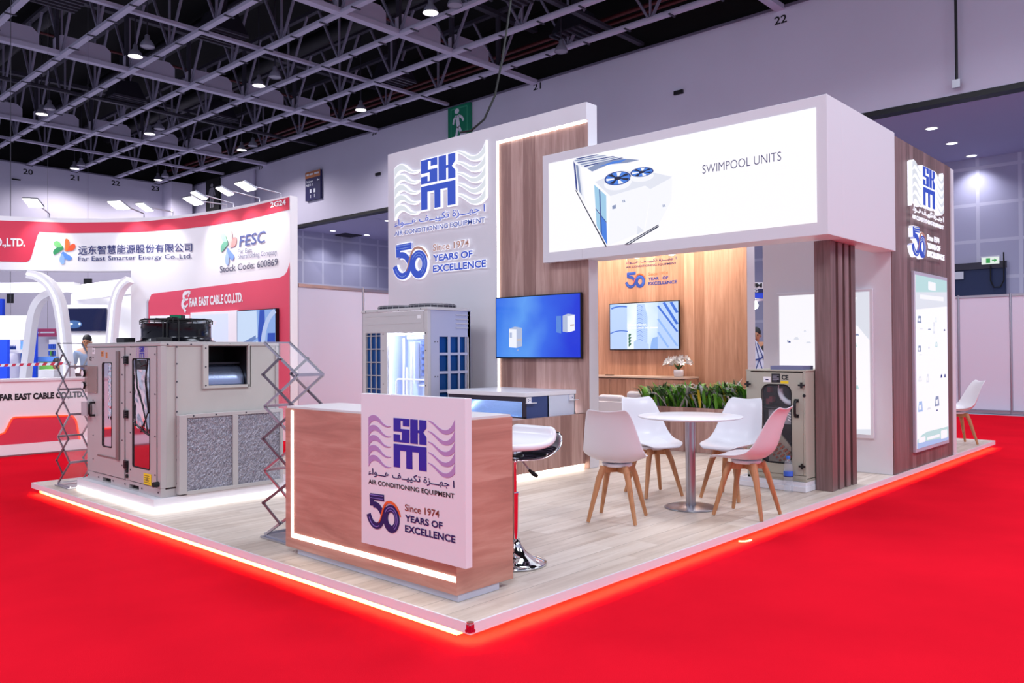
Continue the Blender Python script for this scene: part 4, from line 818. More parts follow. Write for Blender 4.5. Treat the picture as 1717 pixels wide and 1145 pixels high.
q = MB(); q.obox(fc+Vector((0, -.02, .232)), CR*.055, Vector((CF.x, CF.y, 0))*.04, (0, 0, .022)); o = q.build('terminal_box', M_dark, t)
q = MB(); c_ = fc+Vector((0, -.02, .232))-Vector((CF.x, CF.y, 0))*.0405; q.obox(c_, CR*.05, Vector((CF.x, CF.y, 0))*.001, (0, 0, .019)); q.build('green_label', mat('green_sticker', '0f7f58', .5), o)
q = MB()
for st in ((-.04, .22), (-.06, .05), (.03, -.10)): pass
for a, z in ((-2.35, 1), (-2.25, 1), (-1.95, 1)):
    d = Vector((cos(a), sin(a), 0)); q.tube([fc+Vector((-.04, -.02, .23)), fc+d*.2+Vector((0, 0, .222)), fc+d*R_*1.06+Vector((0, 0, .18)), fc+d*R_*1.05+Vector((0, 0, .06)), fc+d*R_*1.15+Vector((0, 0, .01))], .007, 6)
q.build('fan_cable', M_rub, t)
for p_, s_ in ((Vector((.34, 4.83, AZ1)), (.05, .09, .022)), (Vector((.42, 4.27, AZ1)), (.07, .06, .02))):
    q = MB(); q.box(p_.x-s_[0], p_.x+s_[0], p_.y-s_[1], p_.y+s_[1], AZ1, AZ1+2*s_[2]); q.build('control_box', M_dark, t, bevel=.006)
# ------------------------------------------------------------------ outdoor unit with glass front
VX, VY0, VY1, VX1, VZ0, VZ1 = 3.42, 4.20, 5.41, 4.10, .20, 1.90
t = thing('display_plinth', 'white plinth under the tall outdoor unit behind the reception counter', 'plinth', (VX, VY0, HP)); q = MB(); q.box(VX-.08, 4.36, VY0-.03, VY1+.1, HP, VZ0-.001); q.build('plinth_box', M_whiteg, t)
t = thing('outdoor_unit', 'tall ivory outdoor unit with lit glass front and two fan grilles on top', 'cooling unit', (VX, VY0, VZ0))
q = MB(); q.box(VX-.012, VX1+.01, VY0-.01, VY1+.012, VZ1-.035, VZ1-.01); q.box(VX, VX1, VY0, VY1, VZ1-.01, VZ1); q.build('top_tray', M_ivory, t, bevel=.004)
q = MB(); q.box(VX, VX+.05, VY0, VY0+.06, VZ0, VZ1-.035); q.box(VX, VX+.05, VY1-.06, VY1, VZ0, VZ1-.035); q.box(VX1-.05, VX1, VY0, VY0+.05, VZ0, VZ1-.035); q.box(VX1-.03, VX1, VY0, VY1, VZ0, VZ1-.035); q.box(VX, VX1, VY0, VY1, VZ0, VZ0+.06); q.build('frame', M_ivory, t, bevel=.004)
z_ = lambda u, v: B(u, v, x=VX)
q = MB(); zt = 1.615
q.box(VX-.004, VX+.01, VY0+.06, VY1-.045, zt, VZ1-.04)
for z in (zt+.012, zt+.105, zt+.20): q.bar((VX-.004, VY0+.10, z), (VX-.004, VY1-.09, z), .006, .010)
q.build('upper_cover', M_ivory, t)
q = MB(); q.prism([(-(VY0+.17), VZ1-.13), (-(VY0+.11), VZ1-.13), (-(VY0+.11), VZ1-.085), (-(VY0+.17), VZ1-.085)], onx(VX-.005), 0, .001); q.build('sticker', M_whitep, t)
M_coil = mat('blue_fin_coil', '0d4a8c', .35, .4); M_inn = mat('inner_white_metal', 'b8c8ec', .5, .1)
yA, yB = 5.06, 5.36
q = MB(); q.box(VX+.03, VX+.05, yA, yB, VZ0+.06, zt); q.build('coil', M_coil, t)
q = MB(); [q.bar((VX+.015, yA+.10*i, VZ0+.06), (VX+.015, yA+.10*i, zt), .010, .010) for i in range(4)]; z = VZ0+.1
while z < zt: q.bar((VX+.015, yA, z), (VX+.015, yB, z), .010, .010); z += .16
q.build('guard_grid', M_ivory, t)
q = MB(); q.box(VX-.003, VX+.03, 4.93, 5.055, VZ0+.06, zt); q.build('front_post', M_ivory, t)
q = MB(); q.box(VX+.02, VX+.026, VY0+.06, 4.93, VZ0+.06, zt); q.build('glass_front', mat('thin_clear_pane', 'f4f6ff', .04, alpha=.07, spec=.7), t)
# inside: lit cabinet with compressor, pipes and boards
q = MB(); q.box(VX+.36, VX+.38, VY0+.055, 5.0, VZ0+.06, zt); q.box(VX+.05, VX+.36, 4.98, 5.0, VZ0+.06, zt); q.box(VX+.05, VX+.36, VY0+.052, VY0+.06, VZ0+.06, zt); q.build('inner_lining', M_inn, t)
q = MB(); q.box(VX+.06, VX+.09, VY0+.08, 4.95, zt-.03, zt-.01); q.build('inner_light', glow('cabinet_light', 'eef4ff', 30), t)
q = MB(); q.box(VX+.05, VX+.065, VY0+.062, VY0+.075, VZ0+.1, zt-.02); q.box(VX+.05, VX+.065, 4.95, 4.965, VZ0+.1, zt-.02); q.build('inner_light', MATS['cabinet_light'], t)
q = MB()
for y0, z0, dy, dz, m in ((4.30, 1.02, .15, .30, 0), (4.30, 1.38, .15, .12, 1), (4.56, 1.10, .07, .42, 0), (4.28, .80, .18, .15, 1), (4.75, 1.0, .09, .5, 1), (4.60, 1.54, .30, .04, 1)): q.box(VX+.28, VX+.35, y0, y0+dy, z0, z0+dz, m)
rr = random.Random(2)
for i in range(60): a, c = rr.random(), rr.random(); q.box(VX+.262, VX+.28, 4.305+.13*a, 4.32+.13*a, 1.03+.27*c, 1.045+.27*c, 1+int(rr.random()*2))
for i in range(7): q.box(VX+.24, VX+.28, 4.52, 4.60, 1.02+.075*i, 1.06+.075*i, 0)
q.build('circuit_board', [mat('board_blue', '3f5fa8', .5), mat('board_white', 'd0dcf4', .5), mat('board_pale_blue', '7fa0dc', .5)], t)
q = MB()
for ys_, z0, z1 in ((4.86, .5, 1.55), (4.72, .5, 1.5), (4.80, .5, 1.2)): q.cyl((VX+.2, ys_, z0), (VX+.2, ys_, z1), .016, n=10)
q.tube([(VX+.1, 4.88, .4), (VX+.1, 4.88, 1.03), (VX+.1, 4.85, 1.06), (VX+.1, 4.35, 1.06), (VX+.1, 4.32, 1.03), (VX+.1, 4.32, .4)], .011, 8)
q.tube([(VX+.13, 4.5, .99), (VX+.13, 4.40, .99), (VX+.13, 4.37, .96), (VX+.13, 4.37, .4)], .010, 8)
q.build('refrigerant_pipe', mat('white_lagging', 'eef0f8', .4), t)
for ys_ in (4.50, 4.75): 
    q = MB(); q.lathe((VX+.2, ys_, VZ0+.08), [(.10, 0), (.10, .40), (.085, .46), (.03, .50), (0, .5)], 20); q.build('compressor', mat('grey_blue_lagging', '9fb0d8', .6), t)
# side face with fin openings
q = MB(); yy = VY0
xs = [3.60, 3.735, 3.775, 3.90, 3.925, 4.015, 4.025, 4.07]; zs = []
z = .30
while z < 1.55: zs.append((z, z+.185)); z += .215
q.box(VX+.05, 3.60, yy, yy+.012, VZ0+.06, VZ1-.035); q.box(4.07, VX1, yy, yy+.012, VZ0+.06, VZ1-.035); q.box(3.60, 4.07, yy, yy+.012, zs[-1][1], VZ1-.035); q.box(3.60, 4.07, yy, yy+.012, VZ0+.06, zs[0][0])
for i in (1, 3, 5): q.box(xs[i], xs[i+1], yy, yy+.012, zs[0][0], zs[-1][1])
for i in range(len(zs)-1): q.box(3.60, 4.07, yy+.001, yy+.011, zs[i][1], zs[i+1][0])
q.build('side_panel', mat('pale_blue_grey_metal', 'b4b6cc', .4, .1), t)
q = MB(); q.box(3.60, 4.07, yy+.03, yy+.05, VZ0+.06, zs[-1][1]); q.build('coil', M_coil, t)
q = MB(); q.cyl((4.045, yy+.022, VZ0+.1), (4.045, yy+.022, zs[-1][1]), .014, n=10); q.build('coil_header', M_alu, t)
q = MB(); [q.box(3.86, 4.06, yy-.006, yy, 1.66+.05*i, 1.672+.05*i) for i in range(4)]; q.build('louvre', M_ivory, t)
for j, y in enumerate((4.50, 5.08)):
    q = MB(); c_ = Vector((3.76, y, VZ1))
    for z, r in ((.0, .285), (.03, .285), (.045, .27), (.05, .20), (.05, .12), (.05, .05)): q.tube([c_+Vector((r*cos(2*pi*i/36), r*sin(2*pi*i/36), z)) for i in range(36)], .004, 5, closed=True)
    for i in range(24):
        a = 2*pi*i/24; d = Vector((cos(a), sin(a), 0)); q.tube([c_+d*.285, c_+d*.285+Vector((0, 0, .035)), c_+d*.265+Vector((0, 0, .048)), c_+d*.04+Vector((0, 0, .05))], .0035, 5)
    q.build('fan_grille', mat('grille_grey', '8c8a92', .35, .6), t)
    q = MB(); q.cyl(c_+Vector((0, 0, .002)), c_+Vector((0, 0, .02)), .08, n=16); q.lathe(c_, [(.28, .0), (.275, .03)], 32); q.build('fan_well', M_steeld, t)
q = MB(); screws(q, [(VX-.013, y, VZ1-.022) for y in (4.3, 4.7, 5.1, 5.33)]+[(VX-.004, y, z) for y in (4.23, 5.0) for z in (.6, 1.0, 1.4, 1.6)], (-1, 0, 0), .007); screws(q, [(x, VY0-.001, z) for x in (3.53, 3.57) for z in (.7, 1.1, 1.5)], (0, -1, 0), .007); q.build('screw', M_steeld, t)
# ------------------------------------------------------------------ ducted fan-coil on its wooden plinth
t = thing('display_plinth', 'wood-clad plinth with glowing foot under the low ducted unit', 'plinth', (3.2, 2.70, HP))
q = MB(); q.box(3.22, 4.385, 2.70, 4.02, HP+.055, .70); q.build('plinth_box', M_woodw, t)
q = MB(); q.box(3.24, 4.385, 2.715, 4.0, HP, HP+.055); q.build('light_strip', glow('plinth_light_warm', 'fff0dc', 5.0), t)
t = thing('ducted_fan_coil', 'low white and navy ducted fan unit with open front on the wood plinth', 'cooling unit', (3.44, 2.75, .70))
fx0, fx1, fy0, fy1, fz0, fz1 = 3.46, 4.27, 2.75, 3.90, .70, .965
q = MB(); q.box(fx0-.015, fx1+.01, fy0-.012, fy1, fz1-.045, fz1); q.build('lid', M_whiteg, t, bevel=.004)
M_nav = mat('navy_sheet', '33477f', .4, .1)
q = MB(); q.box(fx0+.35, fx1, fy0, fy0+.012, fz0, fz1-.045); q.box(fx1-.012, fx1, fy0, fy1, fz0, fz1-.045); q.box(fx0+.35, fx0+.37, fy0, fy1, fz0, fz1-.045); q.build('rear_casing', mat('pale_blue_sheet', 'cfd8ec', .35, .1), t)
q = MB(); q.box(fx0+.02, fx0+.35, fy0, fy0+.012, fz0, fz1-.045); q.build('side_plate', M_nav, t)
q = MB(); q.box(fx0+.02, fx0+.35, fy1-.02, fy1-.008, fz0, fz1-.045); q.build('side_plate', M_nav, t)
q = MB(); q.box(fx0, fx0+.02, fy0, fy1-.01, fz1-.095, fz1-.045); q.box(fx0, fx0+.02, fy0, fy0+.045, fz0, fz1-.095); q.box(fx0, fx0+.02, fy1-.05, fy1-.01, fz0, fz1-.095); q.box(fx0, fx0+.02, fy0, fy1-.01, fz0, fz0+.012); q.build('outlet_frame', mat('dark_violet_frame', '2b2638', .5), t)
q = MB(); 
for i in range(12): a = i/11; q.box(fx0+.12+.10*a, fx0+.14+.10*a, fy0+.05, fy1-.06, fz0+.012+.013*i, fz0+.023+.013*i)
q.box(fx0+.24, fx0+.25, fy0+.02, fy1-.03, fz0, fz1-.05); q.box(fx0+.02, fx0+.24, fy0+.02, fy1-.03, fz0+.001, fz0+.012); q.build('coil', mat('bright_blue_fins', '9ec0f4', .25, .5), t)
q = MB(); q.box(fx0+.03, fx0+.05, fy1-.10, fy1-.06, fz0+.02, fz1-.1); q.build('inner_light', glow('unit_light', 'f2f6ff', 10), t)
q = MB(); q.box(fx0+.03, fx0+.045, fy0+.06, fy1-.06, fz1-.062, fz1-.05); q.build('inner_light', glow('unit_light_bar', 'f2f6ff', 26), t)
q = MB(); q.box(4.31, 4.33, fy0+.08, fy1-.1, .701, .712); q.build('back_light', glow('unit_light_bar', 'f2f6ff', 26), t)
for x, y, nm in ((fx0+.045, fy0-.002, 0), (fx1-.07, fy0-.002, 1)):
    q = MB(); q.box(x-.035, x+.035, y-.012, y, fz1-.105, fz1-.05); q.box(x-.04, x+.09, y-.04, y, fz1-.112, fz1-.105); o = q.build('hanger_bracket', M_whiteg, t)
    q = MB(); [q.box(x-.018, x-.008, y-.014, y-.012, fz1-.09+.015*i, fz1-.082+.015*i) for i in range(2)]; q.box(x+.004, x+.016, y-.014, y-.012, fz1-.085, fz1-.075); q.build('slot', M_nav, o)
q = MB(); q.box(4.275, 4.305, fy0+.02, fy0+.34, .701, .72); tag(q.build('cable_tray', M_rub, org=(4.2, 3.0, .70)), 'flat black tray lying behind the low ducted unit', 'tray')
# ------------------------------------------------------------------ grey-green demonstration cabinet by the column
CX, CY0, CY1, CZ0, CZ1 = 4.50, .275, .845, .19, 1.19
t = thing('display_plinth', 'white stepped plinth under the grey-green test cabinet', 'plinth', (CX, CY0, HP))
q = MB(); q.box(CX-.03, CX+.62, CY0-.004, CY1+.12, HP, .15); q.box(CX-.015, CX+.62, CY0, CY1+.1, .15, CZ0-.002); q.build('plinth_box', M_whiteg, t, bevel=.003)
t = thing('test_cabinet', 'grey-green sheet metal cabinet with arched dark window and black handle', 'cabinet', (CX, CY0, CZ0))
wy0, wy1, wz0, wz1 = .405, .692, .345, 1.068
q = MB(); q.box(CX+.5, CX+.55, CY0, CY1, CZ0, CZ1); q.box(CX, CX+.5, CY0, CY0+.02, CZ0+.03, CZ1); q.box(CX, CX+.5, CY1-.02, CY1, CZ0, CZ1); q.box(CX, CX+.5, CY0, CY1, CZ0, CZ0+.02); q.build('casing', M_olive, t)
q = MB(); q.box(CX-.012, CX+.56, CY0-.008, CY1+.008, CZ1, CZ1+.014); q.build('lid', M_olive, t, bevel=.003)
q = MB(); q.box(CX-.008, CX+.02, CY0+.002, CY1-.002, CZ0+.02, CZ0+.055); q.build('base_rail', M_olive, t)
q = MB(); hole = [(-y, z) for y, z in rrect(wy0, wy1, wz0, wz1, .075, 6)]
# door: strips around the arched window
d0, d1, dz0, dz1 = .297, .80, CZ0+.06, CZ1-.012; mp = onx(CX+.001)
q.box(CX-.016, CX, wy1, d1, dz0, dz1); q.box(CX-.016, CX, d0, wy0, dz0, dz1); q.box(CX-.016, CX, wy0, wy1, dz0, wz0); q.box(CX-.016, CX, wy0, wy1, wz1, dz1)
for sy, cy, yy in ((1, wy1, wy1-.075), (-1, wy0, wy0+.075)):
    for P in ([(-yy-sy*.075*sin(radians(a)), wz1-.075+.075*cos(radians(a))) for a in range(0, 91, 15)]+[(-cy, wz1)],): q.prism(P if sy > 0 else P[::-1], mp, 0, .016)
dr = q.build('door', M_olive, t)
q = MB(); q.box(CX-.012, CX-.001, CY0, d0-.002, CZ0+.06, CZ1); q.box(CX-.012, CX-.001, d1+.002, CY1, CZ0+.06, CZ1); q.build('side_post', M_olive, t)
q = MB(); q.prism([(-y, z) for y, z in rrect(wy0, wy1, wz0, wz1, .06)], onx(CX-.004), 0, .002); q.build('window_pane', mat('tinted_pane', 'e8e8f4', .04, alpha=.07, spec=.6), dr)
q = MB(); q.tube([onx(CX-.017)(u, v, 0) for u, v in hole], .004, 6, closed=True); q.build('window_trim', M_rub, dr)
q = MB(); q.tube([(CX-.016, .355, .79), (CX-.05, .355, .79), (CX-.058, .355, .81), (CX-.058, .355, .90), (CX-.05, .355, .92), (CX-.016, .355, .92)], .013, 8); q.box(CX-.02, CX-.016, .335, .375, .77, .80); q.box(CX-.02, CX-.016, .335, .375, .91, .94); q.build('handle', M_dark, dr)
for y, z in ((.815, 1.067), (.296, 1.067), (.296, .336)):
    q = MB(); q.cyl((CX-.012, y, z), (CX-.05, y, z), .008, n=10); q.obox((CX-.05, y, z), (.010, 0, 0), (0, .028, 0), (0, 0, .008)); q.obox((CX-.05, y, z), (.009, 0, 0), (0, .008, 0), (0, 0, .026)); q.build('star_knob', M_dark, t)
q = MB(); q.cyl((CX-.012, .272+.012, .972), (CX-.02, .284, .972), .014, n=14); q.build('cable_gland', M_dark, t)
q = MB(); q.prism([(-.672, 1.088), (-.602, 1.088), (-.602, 1.138), (-.672, 1.138)], mp, .016, .018); q.build('data_sticker', M_whitep, dr)
q = MB(); q.prism([(-.652, 1.106), (-.622, 1.106), (-.622, 1.116), (-.652, 1.116)], mp, .018, .019); q.build('sticker_print', M_navy, dr)
q = MB(); q.prism([(-.593, 1.085), (-.510, 1.085), (-.510, 1.168), (-.593, 1.168)], mp, .016, .018); q.build('rating_plate', M_blk, dr)
q = MB(); [q.prism([(-.583, 1.15-.013*i), (-.52-.02*(i % 3 == 1), 1.15-.013*i), (-.52-.02*(i % 3 == 1), 1.155-.013*i), (-.583, 1.155-.013*i)], mp, .018, .019) for i in range(5)]; q.build('plate_print', M_alu, dr)
q = MB(); q.text('CE', -.495, -.43, 1.112, 1.158, mp, .018, bold=.05); q.build('lettering', M_blk, dr)
q = MB(); q.prism([(-.505, 1.077), (-.43, 1.077), (-.43, 1.101), (-.505, 1.101)], mp, .016, .018); q.build('warning_sticker', M_yel, dr)
# contents
q = MB(); q.box(CX+.30, CX+.31, CY0+.02, CY1-.02, CZ0+.02, CZ1-.01); q.box(CX+.02, CX+.30, CY0+.02, CY1-.02, .845, .855); q.build('back_plate', mat('dark_interior', '232028', .6), t)
q = MB(); q.tube([(CX+.10, .56, 1.03), (CX+.10, .56, .99), (CX+.10, .54, .94), (CX+.10, .50, .905), (CX+.10, .44, .89), (CX+.10, .40, .885)], .026, 12); q.build('white_hose', mat('white_hose_plastic', 'd8dae6', .4), t)
q = MB(); q.tube([(CX+.03, .545, 1.10), (CX+.03, .547, 1.03), (CX+.07, .555, 1.02)], .004, 6); q.build('thin_cable', M_whitep, t)
q = MB(); q.box(CX+.06, CX+.25, .42, .66, .70, .83); q.build('motor_box', mat('grey_motor', '8d8c95', .5), t)
q = MB(); [q.ribbon(bez((-.47, .82-.025*i), (-.45, .80-.025*i), (-.43, .80-.025*i), (-.41, .825-.025*i)), .009, onx(CX+.059), 0, .001) for i in range(4)]; q.build('wave_sticker', M_whitep, t)
q = MB(); P0 = [(.68, .34), (.40, .34), (.40, .42), (.60, .64), (.68, .60)]
q.prism([(-a, c) for a, c in P0], onx(CX+.10), -.02, 0); q.build('perforated_plate', mat('beige_plate', 'a59c90', .5), t)
q = MB()
for i in range(8):
    for j in range(5):
        a = .655-.03*i-.012*(j % 2); c = .58-.038*j-.024*i
        if c > .35 and a > .41 and c < .64-(.60-a)*1.05+.02: q.cyl((CX+.10, a, c), (CX+.085, a, c), .011, n=10)
q.build('copper_stub', mat('copper', 'a8604a', .35, .8), t)
q = MB(); [q.box(CX+.05, CX+.12, y, y+.03, z, z+.05) for y, z in ((.64, .99), (.62, .90), (.65, .88))]; q.build('relay', mat('dark_red_part', '6a1f2a', .4), t)
q = MB(); q.box(CX+.02, CX+.25, .31, .62, CZ1+.014, CZ1+.05); tag(q.build('flat_case', mat('slate_case', '76789c', .5), org=(CX+.1, .45, CZ1+.014)), 'flat slate-grey box lying on top of the grey-green cabinet', 'box')
# end of the cabinet parts
# ------------------------------------------------------------------ reception counter
KX, KX1, KY0, KY1, KZ0, KZ1 = .18, .609, .285, 1.898, .138, 1.043
t = thing('reception_counter', 'wood reception counter with white logo board, light strip and white plinth', 'counter', (KX, KY0, HP))
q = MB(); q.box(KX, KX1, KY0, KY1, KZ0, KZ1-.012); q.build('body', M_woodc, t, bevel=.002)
q = MB(); q.box(KX+.012, KX1-.005, KY0+.01, KY1, KZ1-.012, KZ1); q.build('worktop', mat('pale_worktop', 'd6d0d4', .3), t)
q = MB(); q.box(.198, .504, .292, 1.785, HP, KZ0); q.build('plinth', M_alu if 0 else mat('silver_plinth', 'bfc0d0', .3, .3), t)
q = MB(); q.box(KX-.004, KX+.002, 1.803, 1.826, .205, 1.018); q.box(KX-.004, KX+.002, KY0+.004, 1.826, .205, .234); q.build('light_strip', glow('counter_light', 'fff4e2', 6.0), t)
SX, SY0, SY1, SZ0, SZ1 = .132, .166, 1.023, .305, 1.156
q = MB(); q.box(SX, SX+.047, SY0, SY1, SZ0, SZ1); sb = q.build('sign_board', M_whiteg, t, bevel=.0015)
logo(sb, onx(SX, SY1-.067, 0), mats=dict(light=mat('lilac_print', '8a78c8', .5)))
# ------------------------------------------------------------------ bar stool
sc_ = Vector((.955, .595, HP))
t = thing('bar_stool', 'white padded bar stool with chrome pole and trumpet base behind the counter', 'stool', sc_)
q = MB(); q.lathe(sc_, [(0, 0), (.195, 0), (.2, .006), (.195, .014), (.16, .024), (.11, .045), (.07, .075), (.042, .115), (.032, .15), (.0, .15)], 48); q.build('base', M_chrome, t)
q = MB(); q.cyl(sc_+Vector((0, 0, .14)), sc_+Vector((0, 0, .42)), .026, n=20); q.cyl(sc_+Vector((0, 0, .42)), sc_+Vector((0, 0, .69)), .016, n=16); q.cyl(sc_+Vector((0, 0, .415)), sc_+Vector((0, 0, .43)), .028, n=20); q.build('pole', M_chrome, t)
def sheet(profile, hw, edge, th, ns=10, close=True):
    """Seat skin swept along a side profile (x, z) with half widths, thickness th."""
    N = len(profile); V = []; F = []
    for k in (0, 1):
        for i, (x, z) in enumerate(profile):
            a = profile[max(i-1, 0)]; b_ = profile[min(i+1, N-1)]; tx, tz = b_[0]-a[0], b_[1]-a[1]; l_ = sqrt(tx*tx+tz*tz); nx, nz = tz/l_, -tx/l_
            for j in range(ns+1):
                s = -1+2*j/ns; c = edge[i]*abs(s)**2.4
                V.append(Vector((x+nx*c+(nx*th if k else 0), s*hw[i], z+nz*c+(nz*th if k else 0))))
    M_ = ns+1
    for i in range(N-1):
        for j in range(ns):
            a = i*M_+j; F.append((a, a+1, a+M_+1, a+M_)); o = N*M_; F.append((o+a+M_, o+a+M_+1, o+a+1, o+a))
    for i in range(N-1):
        for j in (0, ns): a = i*M_+j; o = N*M_; F.append((a, a+M_, o+a+M_, o+a) if j == 0 else (a+M_, a, o+a, o+a+M_))
    for j in range(ns):
        for i in (0, N-1): a = i*M_+j; o = N*M_; F.append((a+1, a, o+a, o+a+1) if i == 0 else (a, a+1, o+a+1, o+a))
    return V, F
pr = [(-.20, .70), (-.185, .712), (-.10, .705), (0, .70), (.09, .705), (.15, .722), (.185, .752), (.20, .79), (.205, .825)]
hw = [.165, .19, .2, .2, .2, .2, .195, .185, .16]
V, F = sheet(pr, hw, [.004]*9, -.045, 8); q = MB(); q.add([p+sc_ for p in V], F, 0, True); q.build('seat_pad', M_whiteg, t, subsurf=2)
V, F = sheet([(x, z-.047) if i < 5 else (x+.03, z-.03) for i, (x, z) in enumerate(pr)], [h+.008 for h in hw], [.0]*9, .012, 8); q = MB(); q.add([p+sc_ for p in V], F, 0, True); q.build('seat_frame', M_chrome, t, subsurf=1)
q = MB(); q.cyl(sc_+Vector((0, 0, .63)), sc_+Vector((0, 0, .66)), .06, n=20); q.build('mount', M_dark, t)
q = MB(); a = sc_+Vector((.0, -.02, .645)); e_ = a+CR*.085+Vector((0, 0, -.085)); q.tube([a, a+CR*.03+Vector((0, 0, -.012)), e_], .006, 8); o = q.build('lever', M_steel, t)
q = MB(); q.tube([e_-CR*.01+Vector((0, 0, .01)), e_+CR*.02+Vector((0, 0, -.016)), e_+CR*.045+Vector((0, 0, -.03))], [.008, .015, .010], 10); q.build('lever_grip', M_rub, o)
# ------------------------------------------------------------------ folding literature stands
def lit_stand(label, x0, x1, yl, yr, zt, zb, n):
    t = thing('literature_stand', label, 'brochure stand', ((x0+x1)/2, (yl+yr)/2, zb), group='folding zigzag brochure stands')
    dz = (zt-zb-.02)/n; z = zt; L_, R_ = (yl, yr)
    fold = []
    for i in range(n+1): fold.append(((L_ if i % 2 == 0 else R_), zt-dz*i))
    for i in range(n):
        (ya, za), (yb, zb_) = fold[i], fold[i+1]; s = 1 if yb > ya else -1
        q = MB(); q.add([(x0+.01, ya, za), (x1-.01, ya, za), (x1-.01, yb, zb_), (x0+.01, yb, zb_)], [(0, 1, 2, 3)]); o = q.build('tray', M_acr, t)
        q = MB()
        for x in (x0, x1): q.bar((x, ya, za), (x, yb, zb_), .012, .016)
        q.bar((x0, ya, za), (x1, ya, za), .014, .012); q.bar((x0, yb, zb_+.006), (x1, yb, zb_+.006), .020, .016); q.build('tray_frame', M_alu, o)
    # crossed arms on both sides
    mid = [((a[0]+b_[0])/2, (a[1]+b_[1])/2) for a, b_ in zip(fold, fold[1:])]
    for x in (x0-.012, x1+.012):
        q = MB(); pts = [mid[0]]
        for i in range(1, n): pts.append(((L_ if i % 2 == 1 else R_), fold[i][1]))
        pts.append(mid[-1])
        for a, c in zip(pts, pts[1:]): q.bar((x, a[0], a[1]), (x, c[0], c[1]), .008, .018)
        for a in pts: q.cyl((x-.008, a[0], a[1]), (x+.008, a[0], a[1]), .010, n=10)
        q.build('scissor_arm', mat('dark_aluminium', '77757f', .35, .8), t)
    q = MB(); y0, y1 = min(yl, yr), max(yl, yr); q.box(x0-.02, x1+.02, y0-.0, y1+.03, zb, zb+.010); q.box(x0, x0+.012, y0, y1, zb+.01, zb+.022); q.box(x1-.012, x1, y0, y1, zb+.01, zb+.022); q.build('base_plate', M_alu, t)
lit_stand('folding zigzag brochure stand of clear trays beside the reception counter', .30, .50, 2.36, 1.94, 1.46, HP, 6)
lit_stand('folding zigzag brochure stand of clear trays at the far end of the rooftop unit', .12, .34, 5.90, 5.58, 1.49, HP, 6)
# ------------------------------------------------------------------ round table and shell chairs
tc = Vector((3.205, .70, HP))
t = thing('round_table', 'round white bistro table on a brushed steel pole and disc base', 'table', tc)
q = MB(); q.lathe(tc, [(0, .732), (.36, .730), (.405, .735), (.422, .742), (.424, .748), (.418, .752), (0, .752)], 64); q.build('tabletop', M_whiteg, t)
q = MB(); q.cyl(tc+Vector((0, 0, .012)), tc+Vector((0, 0, .731)), .040, n=28); q.build('pole', M_steel, t)
q = MB(); q.lathe(tc, [(0, 0), (.212, 0), (.214, .004), (.20, .010), (.06, .016), (.045, .020), (0, .02)], 56); q.build('base', M_steel, t)
M_shell = mat('chair_shell', 'dedce4', .38, coat=.1)
def make_chair(label):
    t = thing('shell_chair', label, 'chair', local=True, group='white shell chairs with wooden legs')
    pr = [(.245, .428), (.225, .446), (.17, .450), (.08, .440), (-.02, .432), (-.10, .436), (-.165, .462), (-.205, .505), (-.230, .565), (-.252, .64), (-.272, .715), (-.292, .785), (-.312, .828), (-.330, .842)]
    hw = [.125, .17, .205, .225, .236, .240, .238, .232, .222, .208, .192, .176, .158, .138]
    ed = [.004, .010, .020, .034, .050, .066, .078, .078, .070, .056, .040, .024, .008, .0]
    V, F = sheet(pr, hw, ed, .009, 12); M_ = 13
    for k in (0, 1):
        for i, dd_ in ((12, .010), (13, .016)):
            for j in range(M_): s = -1+2*j/12; V[k*14*M_+i*M_+j].z += dd_*abs(s)**1.5-.004
    q = MB(); q.add(V, F, 0, True); q.build('seat_shell', M_shell, t, subsurf=1)
    pp_ = [(x+.004, z+.010) for x, z in pr[1:7]]; V, F = sheet(pp_, [.12, .16, .175, .18, .165, .12], [.0, .008, .016, .024, .03, .03], -.014, 8)
    q = MB(); q.add(V, F, 0, True); q.build('seat_pad', M_whiteg, t, subsurf=1)
    for sx in (1, -1):
        for sy in (1, -1):
            q = MB(); a = Vector((sx*.105, sy*.095, .395)); c = Vector((sx*.195, sy*.18, 0)); q.tube([a+Vector((-sx*.012, -sy*.012, .012)), a*.8+c*.2, a*.4+c*.6, c], [.026, .024, .019, .014], 10); q.build('leg', M_beech, t)
    q = MB()
    for s in (1, -1): q.bar((-.11, -s*.10, .385), (.11, s*.10, .385), .035, .05)
    q.build('cross_frame', M_beech, t)
    q = MB(); q.lathe((0, 0, 0), [(0, .400), (.10, .402), (.115, .410), (.115, .428), (0, .428)], 20); q.build('seat_mount', M_whiteg, t)
    return t
ch = make_chair('white shell chair at the left of the round table, seen from behind')
ch.location = (2.43, .88, HP+.004); ch.rotation_euler = (0, 0, radians(22))
dup(ch, (3.52, 1.265, HP+.004), radians(-118), 'white shell chair behind the left half of the round table, facing the camera')
dup(ch, (3.83, .675, HP+.004), radians(180), 'white shell chair behind the right half of the round table, turned to the left')
dup(ch, (3.225, .215, HP+.004), radians(93), 'white shell chair in front of the grey-green cabinet, seen from its side')
dup(ch, (9.52, .32, HP+.004), radians(128), 'white shell chair half hidden behind the wood tower at far right')
